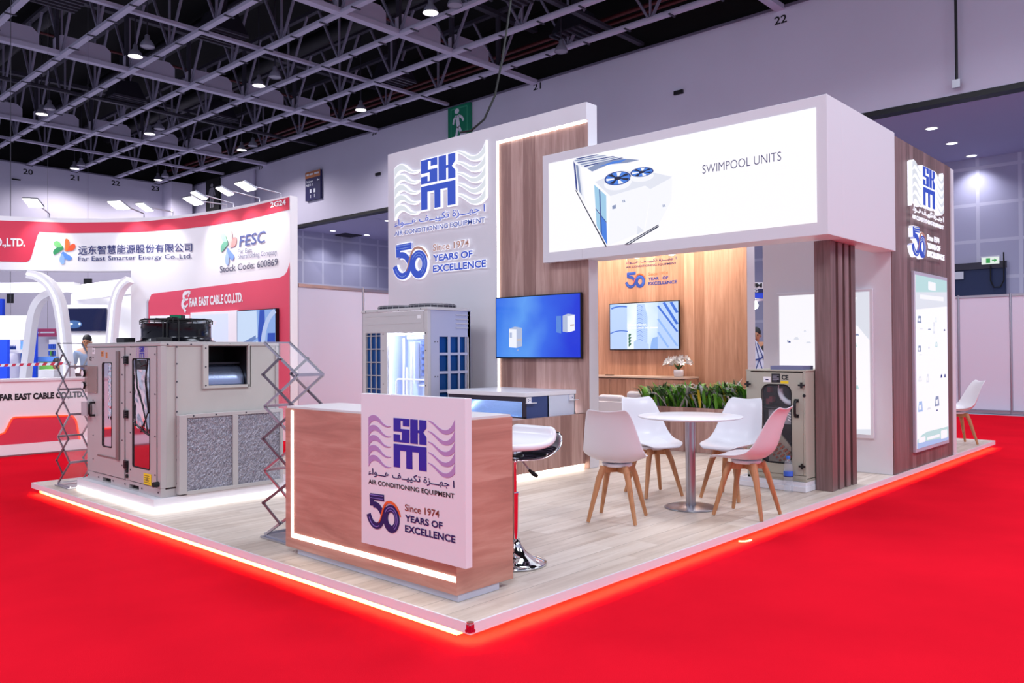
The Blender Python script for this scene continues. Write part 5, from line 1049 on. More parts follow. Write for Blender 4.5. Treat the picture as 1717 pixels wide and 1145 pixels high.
# ------------------------------------------------------------------ water bottle
bo = Vector((4.43, .415, HP))
t = thing('water_bottle', 'clear plastic water bottle with blue cap on the floor by the cabinet', 'bottle', bo)
M_pet = mat('clear_plastic', 'dfe6f4', .08, alpha=.18, spec=.8)
q = MB(); q.lathe(bo, [(0, .004), (.034, 0), (.041, .008), (.041, .06), (.037, .075), (.041, .09), (.041, .20), (.037, .225), (.036, .25), (.026, .28), (.015, .297), (.014, .31)], 24); q.build('bottle_body', M_pet, t)
q = MB(); q.lathe(bo, [(.017, .298), (.018, .30), (.018, .322), (.015, .325), (0, .325)], 18); q.build('cap', mat('blue_cap', '3a78e0', .4), t)
q = MB(); q.lathe(bo, [(.0418, .145), (.0420, .147), (.0420, .185), (.0418, .187)], 24); q.lathe(bo, [(.0421, .138), (.0421, .146)], 24, 1); q.build('label', [mat('bottle_label', '3f6ad8', .4), M_navy], t)
# ------------------------------------------------------------------ planter, low wall, sofas, sideboard
PX0 = 6.38
t = thing('planter', 'long wood planter full of green and white striped leaves behind the table', 'planter', (PX0, 1.72, HP))
q = MB(); q.box(PX0, PX0+.02, 1.72, 3.30, HP, .66); q.box(PX0, PX0+.40, 1.72, 1.74, HP, .66); q.box(PX0+.38, PX0+.40, 1.72, 3.3, HP, .66); q.box(PX0+.02, PX0+.38, 1.74, 3.3, .58, .60); q.build('box', M_woodw, t)
q = MB(); rr = random.Random(11)
for i in range(560):
    y = 1.80+rr.random()*1.62; x = PX0+.02+rr.random()*.36; b0 = Vector((x, y, .60)); a = rr.random()*2*pi; L_ = (.20+.20*rr.random())*(1.22-.26*(y-1.7)/1.6); lean = .25+rr.random()*.9
    if y > 3.26: L_ *= .75; b0.y = 3.22
    a = abs(a) % pi if y < 2.1 else a; d = Vector((cos(a), sin(a), 0)); s_ = Vector((-sin(a), cos(a), 0)); w = .014+.018*rr.random(); cl = rr.random(); m = 0 if cl < .40 else 1 if cl < .62 else 2 if cl < .93 else 3
    pts = [b0+d*(lean*.25*L_)*0+Vector((0, 0, 0)), b0+d*lean*.22*L_+Vector((0, 0, .42*L_)), b0+d*lean*.52*L_+Vector((0, 0, .80*L_)), b0+d*lean*.95*L_+Vector((0, 0, L_*(1.05-.25*lean)))]
    ws = [.35, 1, .8, .02]; V = []
    for p, k in zip(pts, ws): V += [p-s_*w*k, p+Vector((0, 0, -.006*k)), p+s_*w*k]
    q.add(V, [f for r_ in range(3) for f in ((3*r_, 3*r_+1, 3*r_+4, 3*r_+3), (3*r_+1, 3*r_+2, 3*r_+5, 3*r_+4))], m, True)
q.build('foliage', [mat('leaf_green', '5a9a2c', .45), mat('leaf_dark', '27481a', .5), mat('leaf_silver', 'b6b4b8', .5), mat('leaf_yellow', 'b8a82a', .5)], t)
t = thing('low_wall', 'low white partition between the logo wall and the leafy planter', 'partition', (PX0, 3.32, HP))
q = MB(); q.box(PX0-.02, PX0+.06, 3.345, 4.75, HP, .688); q.build('panel', M_white, t, bevel=.004)
def armchair(label, x, y0, y1, zt):
    t = thing('armchair', label, 'armchair', ((x+.3), (y0+y1)/2, HP), group='white armchairs in the meeting corner')
    q = MB(); w = y1-y0
    q.box(x, x+.14, y0, y1, .38, zt); q.build('backrest', M_whiteg, t, bevel=.05, seg=4)
    q = MB(); q.box(x+.14, x+.62, y0+.08, y1-.08, .36, .50); q.build('seat', M_whiteg, t, bevel=.04, seg=3)
    for s in (0, 1):
        q = MB(); q.box(x+.13, x+.60, y0 if s == 0 else y1-.09, y0+.09 if s == 0 else y1, .38, zt-.10); q.build('armrest', M_whiteg, t, bevel=.035, seg=3)
    for yy in (y0+.06, y1-.06):
        for xx in (x+.06, x+.55): q = MB(); q.cyl((xx, yy, .38), (xx, yy, HP), .02, .014, n=10); q.build('leg', M_beech, t)
armchair('white armchair with a rounded back, left one behind the planter', 7.0, 3.45, 3.99, .80)
armchair('white armchair with a square back, right one behind the planter', 7.0, 2.86, 3.42, .825)
armchair('white armchair back partly hidden by the white post, far left of the meeting corner', 7.0, 4.08, 4.5, .735)
t = thing('sideboard', 'golden wood sideboard with three doors against the back wall', 'sideboard', (7.70, 3.44, HP))
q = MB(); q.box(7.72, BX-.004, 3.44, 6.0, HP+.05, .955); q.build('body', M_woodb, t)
q = MB(); q.box(7.69, BX-.004, 3.43, 6.0, .965, .99); q.build('top', mat('pale_oak_edge', 'e0c4b0', .4), t)
q = MB(); q.box(7.715, BX-.01, 3.45, 5.99, .955, .965); q.box(7.74, BX-.01, 3.47, 5.98, HP, HP+.05); q.build('shadow_gap', mat('dark_gap', '3a2a22', .6), t)
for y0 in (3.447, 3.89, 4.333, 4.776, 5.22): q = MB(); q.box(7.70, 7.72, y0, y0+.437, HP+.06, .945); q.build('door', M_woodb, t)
p = Vector((7.86, 3.63, .991)); t = thing('flower_pot', 'white pot of white lilies on the right end of the sideboard', 'flower pot', p)
q = MB(); q.lathe(p, [(0, 0), (.060, 0), (.070, .012), (.076, .06), (.072, .10), (.064, .105), (.058, .09), (0, .085)], 28); q.build('pot', M_whiteg, t)
q = MB(); rr = random.Random(4)
for i in range(16):
    a = rr.random()*2*pi; d = Vector((cos(a), sin(a), 0)); s_ = Vector((-sin(a), cos(a), 0)); L_ = .10+.08*rr.random(); b0 = p+Vector((0, 0, .09)); V = []
    for f_, w in ((0, .006), (.5, .014), (1, .001)): c = b0+d*L_*.7*f_+Vector((0, 0, L_*(f_-.25*f_*f_))); V += [c-s_*w, c+s_*w]
    q.add(V, [(0, 1, 3, 2), (2, 3, 5, 4)], 0, True)
q.build('leaf_tuft', mat('pot_leaf', '2f5a20', .5), t)
for i in range(24):
    q = MB()
    a = rr.random()*2*pi; r_ = .16*sqrt(rr.random()); c = p+Vector((r_*cos(a), r_*sin(a)*1.15, .165+.13*rr.random()*(1-r_*2.5)))
    ax = Vector((cos(a), sin(a), .7)).normalized(); u_ = ax.cross(Vector((0, 0, 1))).normalized(); v_ = ax.cross(u_)
    for k in range(6):
        b_ = 2*pi*k/6; d = u_*cos(b_)+v_*sin(b_); s_ = ax.cross(d).normalized(); V = []
        for f_, w, up_ in ((0, .004, 0), (.45, .016, .030), (.8, .012, .045), (1, .001, .038)): e_ = c+d*.058*f_+ax*up_; V += [e_-s_*w, e_+s_*w]
        q.add(V, [(0, 1, 3, 2), (2, 3, 5, 4), (4, 5, 7, 6)], 0, True)
    q.build('blossom', mat('lily_white', 'f4f2f2', .5), t)
q = MB(); q.box(7.78, 7.83, 4.78, 4.93, .9905, 1.004); tag(q.build('remote_control', M_rub, org=(7.8, 4.85, .9905), bevel=.004), 'thin black remote control lying on the left part of the sideboard', 'remote control')
# ------------------------------------------------------------------ people
M_skin = mat('skin', 'b07a5c', .6); M_hair = mat('black_hair', '14121a', .6)
def skinned(name, verts, edges, radii, m, parent, root=0):
    me = bpy.data.meshes.new(name); og = ORG.get(parent.name, Vector()) if parent else Vector(); o = bpy.data.objects.new(name, me); COL.objects.link(o); o.parent = parent; ORG[o.name] = og
    me.from_pydata([Vector(v)-og for v in verts], edges, []); me.materials.append(m)
    md = o.modifiers.new('skin', 'SKIN'); md.use_smooth_shade = True
    for i, r in enumerate(radii): me.skin_vertices[0].data[i].radius = r if isinstance(r, tuple) else (r, r); me.skin_vertices[0].data[i].use_root = (i == root)
    s = o.modifiers.new('smooth', 'SUBSURF'); s.levels = 2; s.render_levels = 2
    return o
def person(label, pos, facing, h, top, legs_m, sit=False, arms='down', skin=None):
    """Figure of height h at pos (floor), looking along facing."""
    t = thing('person', label, 'person', pos); k = h/1.72; f = Vector((cos(facing), sin(facing), 0)); l_ = Vector((-sin(facing), cos(facing), 0)); P = Vector(pos); U = Vector((0, 0, 1))
    w = lambda x, y, z: P+f*x*k+l_*y*k+U*z*k
    dz = -.42 if sit else 0.0
    V = [w(0, 0, .95+dz), w(0, 0, 1.12+dz), w(.01, 0, 1.30+dz), w(0, 0, 1.42+dz), w(0, 0, 1.49+dz), w(.01, 0, 1.54+dz), w(.02, 0, 1.62+dz), w(.01, 0, 1.70+dz)]
    E = [(0, 1), (1, 2), (2, 3), (3, 4), (4, 5), (5, 6), (6, 7)]; R = [(.12, .15), (.11, .14), (.12, .165), (.10, .15), (.052, .055), (.062, .06), (.085, .075), (.065, .06)]
    R = [(a*k, b*k) for a, b in R]
    def chain(start, pts, rs):
        prev = start
        for p_, r_ in zip(pts, rs): V.append(p_); R.append((r_*k, r_*k)); E.append((prev, len(V)-1)); prev = len(V)-1
    for s in (1, -1):
        if arms == 'down': pts = [w(0, s*.19, 1.40+dz), w(-.01, s*.235, 1.14+dz), w(.06, s*.235, .90+dz), w(.08, s*.23, .81+dz)]
        else: pts = [w(0, s*.19, 1.40+dz), w(.02, s*.24, 1.14+dz), w(.24, s*.18, 1.10+dz), w(.33, s*.14, 1.12+dz)]
        chain(3, pts, [.06, .047, .036, .026])
        hd = len(V)-1; hp = V[hd]; dr = (V[hd]-V[hd-1]).normalized()
        for j, (o_, ln) in enumerate(((-.03, .07), (-.01, .085), (.01, .08), (.03, .06))):
            sd = l_ if arms != 'down' else f
            chain(hd, [hp+dr*.035*k+sd*o_*k, hp+dr*(.035+ln)*k+sd*o_*k*1.1+U*(-.008)*k], [.011, .008])
        chain(hd, [hp+dr*.02*k+(f if arms == 'down' else -l_*s)*.045*k, hp+dr*.055*k+(f if arms == 'down' else -l_*s)*.06*k], [.012, .009])
        if sit: chain(0, [w(.05, s*.10, .92+dz), w(.45, s*.11, .90+dz), w(.47, s*.11, .50+dz), w(.50, s*.11, .46+dz), w(.62, s*.12, .44+dz)], [.09, .07, .05, .045, .035])
        else: chain(0, [w(0, s*.09, .88), w(.02, s*.10, .50), w(-.02, s*.10, .09), w(.02, s*.10, .05), w(.15, s*.11, .03)], [.085, .06, .042, .04, .032])
    skinned('body', V, E, R, skin or M_skin, t)
    # clothes: the same bones, a little thicker
    def cloth(name, idx, m, g):
        mp_ = {a: i for i, a in enumerate(idx)}; ee = [(mp_[a], mp_[b]) for a, b in E if a in mp_ and b in mp_]
        skinned(name, [V[i] for i in idx], ee, [(R[i][0]*g+.006, R[i][1]*g+.006) for i in idx], m, t)
    per = (len(V)-8)//2; a0 = [8, 8+per]
    cloth('shirt', [0, 1, 2, 3]+[a+j for a in a0 for j in (0, 1)], top, 1.06)
    lg = [a+4+10 for a in a0]; cloth('trousers', [0]+[a+j for a in lg for j in (0, 1, 2)], legs_m, 1.08)
    hc = w(.0, 0, 1.665+dz)
    q = MB(); ring = []
    for j in range(9):
        th = j/8*pi*.62; ring.append((sin(th), cos(th)))
    N = 18; P_ = []
    for (r_, z) in ring:
        for i in range(N):
            a = 2*pi*i/N; ff = 1.0 if cos(a) < .3 else .86; P_.append(hc+f*(cos(a)*r_*.098*k*ff-.006)+l_*(sin(a)*r_*.086*k)+U*(z*.10*k*(1 if cos(a) < .3 or z > .4 else .9)))
    q.add(P_, [(j*N+i, j*N+(i+1) % N, (j+1)*N+(i+1) % N, (j+1)*N+i) for j in range(8) for i in range(N)], 0, True); q.build('hair', M_hair, t)
    q = MB()
    for s in (1, -1): q.lathe(w(.088, s*.032, 1.618+dz), [(0, .010), (.010, .006), (.012, 0), (.010, -.006), (0, -.010)], 10)
    q.build('eye', M_hair, t)
    q = MB(); q.tube([w(.098, 0, 1.625+dz), w(.118, 0, 1.588+dz), w(.098, 0, 1.58+dz)], [.008*k, .014*k, .008*k], 8); q.tube([w(.088, .026, 1.545+dz), w(.098, 0, 1.542+dz), w(.088, -.026, 1.545+dz)], .006*k, 6, 1)
    for s in (1, -1): q.lathe(w(.0, s*.083, 1.60+dz), [(0, .03*k), (.012*k, .015*k), (.014*k, 0), (.01*k, -.02*k), (0, -.028*k)], 8)
    q.build('face_feature', [skin or M_skin, mat('lip', '8a4a44', .6)], t)
    return t
# seen through the gap between the tower and the back wall
p = B(1269, 700, d=15.0); p.z = 0
person('person with dark hair standing beyond the gap beside the tower, behind the faceted white panel', p, radians(205), 1.76, mat('black_shirt', '1a1822', .7), mat('dark_trousers', '20202a', .7))
p0, p1 = B(1256, 600, d=14.1), B(1287, 600, d=14.1)
t = thing('faceted_panel', 'white faceted panel with dark diagonal lines seen through the gap by the tower', 'panel', (p0.x, p0.y, 0))
mp = lambda u, v, d: Vector((p0.x, p0.y, 0)).lerp(Vector((p1.x, p1.y, 0)), u)+Vector((0, 0, v))-CF*d
q = MB(); N = [(0, 0), (1, 0), (1, 1.25), (.75, 1.36), (.45, 1.52), (.15, 1.62), (0, 1.60)]; q.prism(N, mp, -.06, 0, 0, back=True); q.build('panel', mat('faceted_white', 'd5dcf0', .3), t)
q = MB(); [q.ribbon(P, .03, mp, 0, .01) for P in ([(.3, 1.55), (.55, 1.22), (1, .72)], [(.45, 1.5), (1, 1.05)], [(0, 1.35), (.2, 1.2), (.55, 1.22)], [(.55, 1.22), (.1, .8)], [(.1, .8), (.6, .7), (1, .45)], [(.1, .8), (0, .6)], [(.55, 1.22), (1, 1.3)], [(.7, 1.0), (.35, .72), (.8, .3)])]; q.build('seam_line', mat('seam_navy', '3a4a8a', .4), t)
p = B(1268, 486, d=16); t = thing('booth_sign', 'white and blue booth sign in black letters seen through the gap by the tower', 'sign', p)
R2 = Vector((CR.x, CR.y, 0)).normalized(); F2 = Vector((CF.x, CF.y, 0)).normalized()
mp = lambda u, v, d: p+R2*u+Vector((0, 0, v))-F2*d
q = MB(); q.obox(p+F2*.08, R2*.75, F2*.078, Vector((0, 0, .15)), 0); q.obox(p+F2*.08-Vector((0, 0, .02)), R2*.755, F2*.082, Vector((0, 0, .045)), 1); q.obox(p+F2*.08-Vector((0, 0, .11)), R2*.755, F2*.082, Vector((0, 0, .055)), 2); q.build('panel', [M_white, mat('sign_dark_navy', '1a2450', .5), mat('sign_blue', '2348d8', .5)], t)
q = MB(); q.text('UM', -.13, .115, .045, .13, mp, .01, 0, bold=.04); q.text('G   Y', -.04, .20, -.045, .01, mp, .012, 1, bold=.02); q.build('lettering', [M_blk, M_pale], t)
q = MB(); [q.cyl((p+R2*x+F2*.08)*1.0, Vector(((p+R2*x+F2*.08).x, (p+R2*x+F2*.08).y, 0)), .03, n=8) for x in (-.68, .68)]; q.build('post', M_white, t)
p = B(1264, 512, d=16.5); t = thing('floodlight', 'small bright white floodlight seen through the gap by the tower', 'lamp', p)
q = MB(); q.lathe(p, [(0, -.09), (.07, -.06), (.09, 0), (.07, .06), (0, .09)], 16); q.build('lens', glow('flood_lens', 'ffffff', 12), t); q = MB(); q.bar(p+Vector((0, 0, .09)), p+R2*.4+Vector((0, 0, .16)), .05, .05); q.cyl(p+R2*.4+Vector((0, 0, .16)), Vector(((p+R2*.4).x, (p+R2*.4).y, 0)), .02, n=6); q.build('arm', M_white, t)

p = B(1250, 908, z=.001); q = MB(); q.ribbon([(-.05, 0), (-.01, -.012), (.03, .006), (.05, .03)], .018, lambda u, v, d: Vector((p.x+.7*u+.7*v, p.y-.7*u+.7*v, d)), .001, .008)
tag(q.build('tape_scrap', M_whitep, org=p), 'small white scrap of tape on the carpet by the right edge of the platform', 'litter')
# ------------------------------------------------------------------ neighbouring cable booth: curved wall
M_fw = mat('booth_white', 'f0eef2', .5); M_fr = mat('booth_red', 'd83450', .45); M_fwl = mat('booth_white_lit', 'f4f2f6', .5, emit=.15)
CP = [(4.25, 7.4), (4.2, 8.30), (4.13, 9.4), (4.02, 10.5), (3.77, 11.45), (3.28, 12.3), (2.6, 13.0), (1.66, 13.55), (.5, 13.9), (-1, 14.05), (-2.5, 14.0), (-4, 13.7)]
CV = []
for i in range(1, len(CP)-2):
    p0, p1, p2, p3 = [Vector(CP[i+j]) for j in (-1, 0, 1, 2)]
    for j in range(14):
        t_ = j/14; CV.append(.5*((2*p1)+(-p0+p2)*t_+(2*p0-5*p1+4*p2-p3)*t_**2+(-p0+3*p1-3*p2+p3)*t_**3))
CU_ = [PX((p.x, p.y, 2.6))[0] for p in CV]
def csample(u):
    for i in range(len(CV)-1):
        if CU_[i] >= u >= CU_[i+1]:
            k = (CU_[i]-u)/(CU_[i]-CU_[i+1]); p = CV[i].lerp(CV[i+1], k); tg = (CV[min(i+2, len(CV)-1)]-CV[max(i-1, 0)]).normalized(); return p, tg
    if u > CU_[0]: return CV[0].copy(), (CV[1]-CV[0]).normalized()
    return CV[-1].copy(), (CV[-1]-CV[-2]).normalized()
def surf(u, v, d=0.0):
    """Point of the curved wall under photo pixel (u, v), lifted d off it."""
    p, tg = csample(u); n = Vector((-tg.y, tg.x))           # towards the aisle
    if n.dot(Vector((CAM.x, CAM.y))-p) < 0: n = -n
    r = CF+CR*((u-IW/2)/FPX)-CU*((v-IH/2)/FPX); k = (p-Vector((CAM.x, CAM.y))).length/Vector((r.x, r.y)).length
    return Vector((p.x+n.x*d, p.y+n.y*d, CAM.z+r.z*k))
def lerpl(P, u):
    for (a, va), (b_, vb) in zip(P, P[1:]):
        if a <= u <= b_: return va+(vb-va)*(u-a)/max(1e-6, b_-a)
    return P[0][1] if u < P[0][0] else P[-1][1]
def strip(q, u0, u1, top, bot, d, m=0, n=40, zt=None, zb=None):
    V = []
    for i in range(n+1):
        u = u0+(u1-u0)*i/n; a = surf(u, lerpl(bot, u) if bot else 500, d); c = surf(u, lerpl(top, u) if top else 400, d)
        if zb is not None: a.z = zb
        if zt is not None: c.z = zt
        V += [a, c]
    q.add(V, [(2*i, 2*i+2, 2*i+3, 2*i+1) for i in range(n)], m, True)
Z_T, Z_F = 3.82, 2.87
t = thing('curved_booth_wall', 'curved white and red exhibition wall with company lettering under bright arm lamps', 'booth wall', (4.2, 8.3, 0))
def shell(nm, i0, i1, z0, z1, th, m):
    q = MB(); V = []
    idx = list(range(i0, i1+1))
    for i in idx:
        tg = (CV[min(i+1, len(CV)-1)]-CV[max(i-1, 0)]).normalized(); n = Vector((-tg.y, tg.x)); n = -n if n.dot(Vector((CAM.x, CAM.y))-CV[i]) < 0 else n
        f_, b_ = CV[i], CV[i]-n*th
        V += [Vector((f_.x, f_.y, z0)), Vector((f_.x, f_.y, z1)), Vector((b_.x, b_.y, z1)), Vector((b_.x, b_.y, z0))]
    F = [(4*i+a, 4*i+4+a, 4*i+4+(a+1) % 4, 4*i+(a+1) % 4) for i in range(len(idx)-1) for a in range(4)]
    F += [(0, 1, 2, 3), (4*len(idx)-1, 4*len(idx)-2, 4*len(idx)-3, 4*len(idx)-4)]
    q.add(V, F, 0, False); return q.build(nm, m, t)
iw = min(range(len(CV)), key=lambda i: abs(CU_[i]-222)); shell('wall_body', 0, iw, .003, Z_T, .14, M_fw); shell('fascia', iw, len(CV)-1, Z_F, Z_T, .30, M_fw)
# red areas
q = MB(); strip(q, -60, 486, [(-60, 369), (0, 369.5), (116, 373.5), (230, 372), (300, 366), (360, 358), (420, 346.5), (487, 330)], [(-60, 386), (60, 388.5), (116, 391), (230, 389.5), (300, 384.5), (360, 377.5), (420, 367), (487, 351)], .006, 0, 60)
strip(q, -60, 66, [(-60, 384), (60, 387.5), (66, 388)], [(-60, 437), (0, 438.5), (44, 439.3), (49, 437.5), (52, 433), (64, 391), (66, 390)], .007, 0, 40)
q.build('red_band', M_fr, t)
q = MB(); strip(q, 249.5, 487, [(249.5, 506), (250.5, 499), (252.5, 495), (256, 492.5), (470, 465.5), (478, 461), (483, 454), (486, 442), (487, 440)], None, .010, 0, 50, zb=.25); q.build('red_panel', mat('booth_red_overlit', 'e2506a', .45), t)  # lighter red than the band: strong lamp light put into its colour
q = MB(); strip(q, 246.5, 249.5, [(246.5, 506), (249.5, 500)], None, .016, 0, 4, zb=.25); q.build('panel_edge', mat('edge_grey', 'b9b5c2', .5), t)
def cbox(u0, vt0, vb0, u1, vt1, vb1):
    return lambda a, c, d: surf(u0+(u1-u0)*a, (vb0+(vb1-vb0)*a)*(1-c)+(vt0+(vt1-vt0)*a)*c, d+.012)
def ctext(nm, st, box, m, bold, slant=0.0):
    q = MB(); q.text(st, 0, 1, 0, 1, cbox(*box), .004, 0, bold, slant=slant); return q.build(nm, m, t)
M_fn = mat('deep_blue_print', '24306e', .5); M_fg = mat('slate_print', '6a6c92', .5)
ctext('chinese_lettering', '远东智慧能源股份有限公司', (131.6, 412.3, 427.8, 323.5, 407, 422), M_fn, .012)
ctext('company_lettering', 'Far East Smarter Energy Co.,Ltd.', (131.6, 430.2, 440.5, 323, 425.3, 436), M_fn, .005)
ctext('company_lettering', 'FESC', (402, 396, 414.5, 445.5, 386.8, 406.5), mat('slate_blue_print', '56639c', .5), .012, .12)
ctext('company_lettering', 'Far East', (401, 418, 425.5, 424, 415, 423), M_fg, 0)
ctext('company_lettering', 'Shareholding Company', (401, 427, 437, 465.5, 417.6, 429.5), M_fg, 0)
ctext('stock_code_lettering', 'Stock Code: 600869', (370, 446.5, 457.5, 467, 433, 445), mat('dark_slate_print', '50506c', .5), .006)
ctext('company_lettering', 'CO.,LTD.', (-20, 398, 416, 42.5, 400, 416), M_whitep, .035)
ctext('company_lettering', 'FAR EAST CABLE CO.,LTD.', (319, 499.7, 517.2, 408, 489.7, 509.5), M_whitep, .045)
ctext('booth_number', '2G24', (455, 339.5, 348.5, 481, 334, 343.5), M_whitep, .03)
def petals(u0, u1, v0, v1, cols, nm):
    cx, cy, rx, ry = (u0+u1)/2, (v0+v1)/2, (u1-u0)/2, (v1-v0)/2; q = MB(); mp = lambda a, c, d: surf(cx+a*rx, cy-c*ry, d+.012)
    for k in range(3):
        for h in (0, 1):
            P = bez((.10, .0), (.05, .55), (-.20, 1.05), (.12, 1.02), 8)+bez((.12, 1.02), (.55, .95), (.35, .35), (.62, .20), 8)[1:]+bez((.62, .20), (.45, -.05), (.25, -.05), (.10, 0), 6)[1:] if h == 0 else bez((.42, .40), (.60, .75), (1.05, .85), (1.0, .45), 8)+bez((1.0, .45), (.95, .1), (.6, .05), (.30, .05), 8)[1:]
            a = radians(-120*k-10); P = [(x*cos(a)-y*sin(a), x*sin(a)+y*cos(a)) for x, y in P]; q.prism(P, mp, 0, .003+.001*h, k*2+h)
    q.build(nm, cols, t)
pc = lambda *h: [mat('petal_'+c, c, .5) for c in h]
petals(89.5, 125.5, 400, 440, pc('f0702a', 'f2552c', '5a8fe0', '8fb4f0', '2f8f5a', '7ac87a'), 'petal_logo')
petals(371, 397, 385, 441, pc('f2b8b4', 'f09a98', '7f9fe0', 'a6c0f0', '6aa890', '9ad0b0'), 'petal_logo')
q = MB(); mp = cbox(305.5, 491, 524, 321, 487.5, 521)
for P, w in ((bez((.55, .92), (.15, 1.02), (.10, .72), (.38, .62)), .20), (bez((.38, .62), (.0, .58), (-.02, .28), (.30, .24)), .22), (bez((.30, .26), (.25, .1), (.40, .05), (.45, 0)), .16), (bez((.55, .92), (.68, 1.02), (.78, .95), (.95, .92)), .14), (bez((.95, .92), (.80, .88), (.78, .78), (.70, .74)), .10), (bez((.30, .26), (.45, .20), (.55, .32), (.68, .36)), .10), (bez((.40, .62), (.52, .56), (.6, .62), (.7, .62)), .09)): q.ribbon(P, w, mp, 0, .004)
q.build('emblem', M_whitep, t)
# posters and screen on the red wall
def wallpic(name, label, cat, u0, u1, vt0, vt1, vb0, vb1, m, th, deco=None, decom=None, frame=None):
    p0, p1 = surf(u0, vt0, th), surf(u1, vt1, th); p2, p3 = surf(u0, vb0, th), surf(u1, vb1, th)
    tt = thing(name, label, cat, (p0+p3)/2); d = (p1-p0); d.z = 0; n = Vector((-d.y, d.x, 0)).normalized(); n = -n if n.dot(CAM-p0) < 0 else n
    z1 = (p0.z+p1.z)/2; z0 = (p2.z+p3.z)/2
    c = Vector((p0.x+p1.x, p0.y+p1.y, z0+z1))/2; q = MB(); q.obox(c-n*th*.5, d/2, n*th*.5, Vector((0, 0, (z1-z0)/2)), 0); q.build('frame' if frame else 'panel', frame or m, tt)
    mp = lambda a, e, dd: Vector((p0.x, p0.y, z0))+d*a+Vector((0, 0, (z1-z0)*e))+n*(dd+.002)
    q = MB(); q.prism([(.01, .015), (.985, .015), (.985, .985), (.01, .985)], mp, 0, .001); q.build('picture', m, tt)
    if deco: q = MB(); deco(q, mp); q.build('print', decom, tt)
def d1(q, mp):
    q.prism([(.03, .72), (.82, .72), (.82, .96), (.03, .96)], mp, 0, .0022, 0); q.prism([(.03, .2), (.82, .2), (.82, .72), (.03, .72)], mp, 0, .0022, 0)
    q.text('Into Energy', .28, .58, .80, .88, mp, .004, 1, bold=.03)
    for a in (.52, .44, .36, .28): q.prism([(.55, a), (.78, a), (.78, a+.05), (.55, a+.05)], mp, 0, .004, 1)
    q.prism([(.34, .22), (.52, .22), (.52, .62), (.34, .62)], mp, 0, .004, 1)
wallpic('poster', 'white and pale blue poster on the red curved wall behind the black fan', 'poster', 322.5, 401, 525, 519.5, 640, 640, M_fwl, .04, d1, [mat('poster_ice', 'd6e4f4', .5, emit=.25), M_fwl])
wallpic('poster', 'small white poster at the left end of the red curved wall panel', 'poster', 253, 320, 531.5, 526, 640, 640, M_fwl, .03)
def d2(q, mp):
    q.prism([(0.02, .30), (.55, .42), (.52, .98), (.02, .98)], mp, 0, .0022, 0); q.prism([(.55, .42), (.62, .02), (.75, .02), (.72, .98), (.6, .98)], mp, 0, .0022, 1); q.ribbon(bez((.98, .95), (.75, .8), (.66, .5), (.68, .02)), .10, mp, 0, .0035, 2)
    q.prism([(.02, .12), (.5, .38), (.5, .46), (.02, .26)], mp, 0, .0030, 3); q.prism([(.02, .02), (.5, .02), (.54, .34), (.02, .10)], mp, 0, .0026, 4); q.prism([(.78, .02), (.98, .02), (.98, .5), (.8, .5)], mp, 0, .0028, 1)
wallpic('television', 'screen with a blue and white airport picture on the red curved wall', 'television', 403.5, 469, 522, 516, 600, 598, glow('fec_blue', '8fb2ee', .8), .07, d2, [glow('fec_sky', 'c8dcf6', .9), glow('fec_deep', '2a55c8', .7), glow('fec_pale', 'b4c6ec', .9), glow('fec_steel', '6f8ecc', .7), glow('fec_ice', 'e2ecfa', .95)], M_bez)
# arm lamps on the fascia
AL = [(67, 346, 363, 24, 9, 'square lamp glowing at the far left of the curved booth top'), (224, 350, 363, 26, 7, 'lamp with a bright slanted head at the middle of the curved booth top'), (272, 353, 361, 16, 5, 'small lamp on a thin arm right of the middle lamp'), (361, 342, 351, 24, 5, 'bright slanted lamp below the black banner'), (372, 333, 349, 14, 4, 'lamp seen from behind beside the black banner'), (416, 326, 337, 16, 4, 'lamp on a thin arm beside the grey wall pipe'), (452, 318, 327, 26, 6, 'bright slanted lamp nearest the right end of the curved booth')]
for u, v, vb, w, h, lb in AL:
    b0 = surf(u+14, vb, -.06); b0.z = Z_T; hd = surf(u, v, .42); t2 = thing('arm_lamp', lb, 'lamp', b0, group='arm lamps on the curved booth top')
    tg = csample(u)[1]; tg3 = Vector((tg.x, tg.y, 0)); nn = (hd-b0); nn.z = 0; nn.normalize()
    q = MB(); q.tube([b0, b0+Vector((0, 0, .08)), hd-nn*.10], .012, 6); q.build('arm', M_alu, t2)
    q = MB(); q.obox(hd, tg3*w*.0050, nn*.10+Vector((0, 0, .055)), (Vector((0, 0, 1))*.10-nn*.055)*.12); q.build('lamp_head', M_alu, t2)
    q = MB(); q.obox(hd-(Vector((0, 0, 1))*.10-nn*.055)*.16, tg3*w*.0046, (nn*.10+Vector((0, 0, .055)))*.94, (Vector((0, 0, 1))*.10-nn*.055)*.03); q.build('lens', glow('arm_lamp_lens', 'fffaf2', 16), t2)
    l = spot('arm_lamp_beam', hd, hd-nn*.36-Vector((0, 0, .6)), 30, 84, .75, .05, (1, .97, .93)); l.parent = t2; l.location = hd-Vector((0, 0, .07))+nn*.05-b0; 
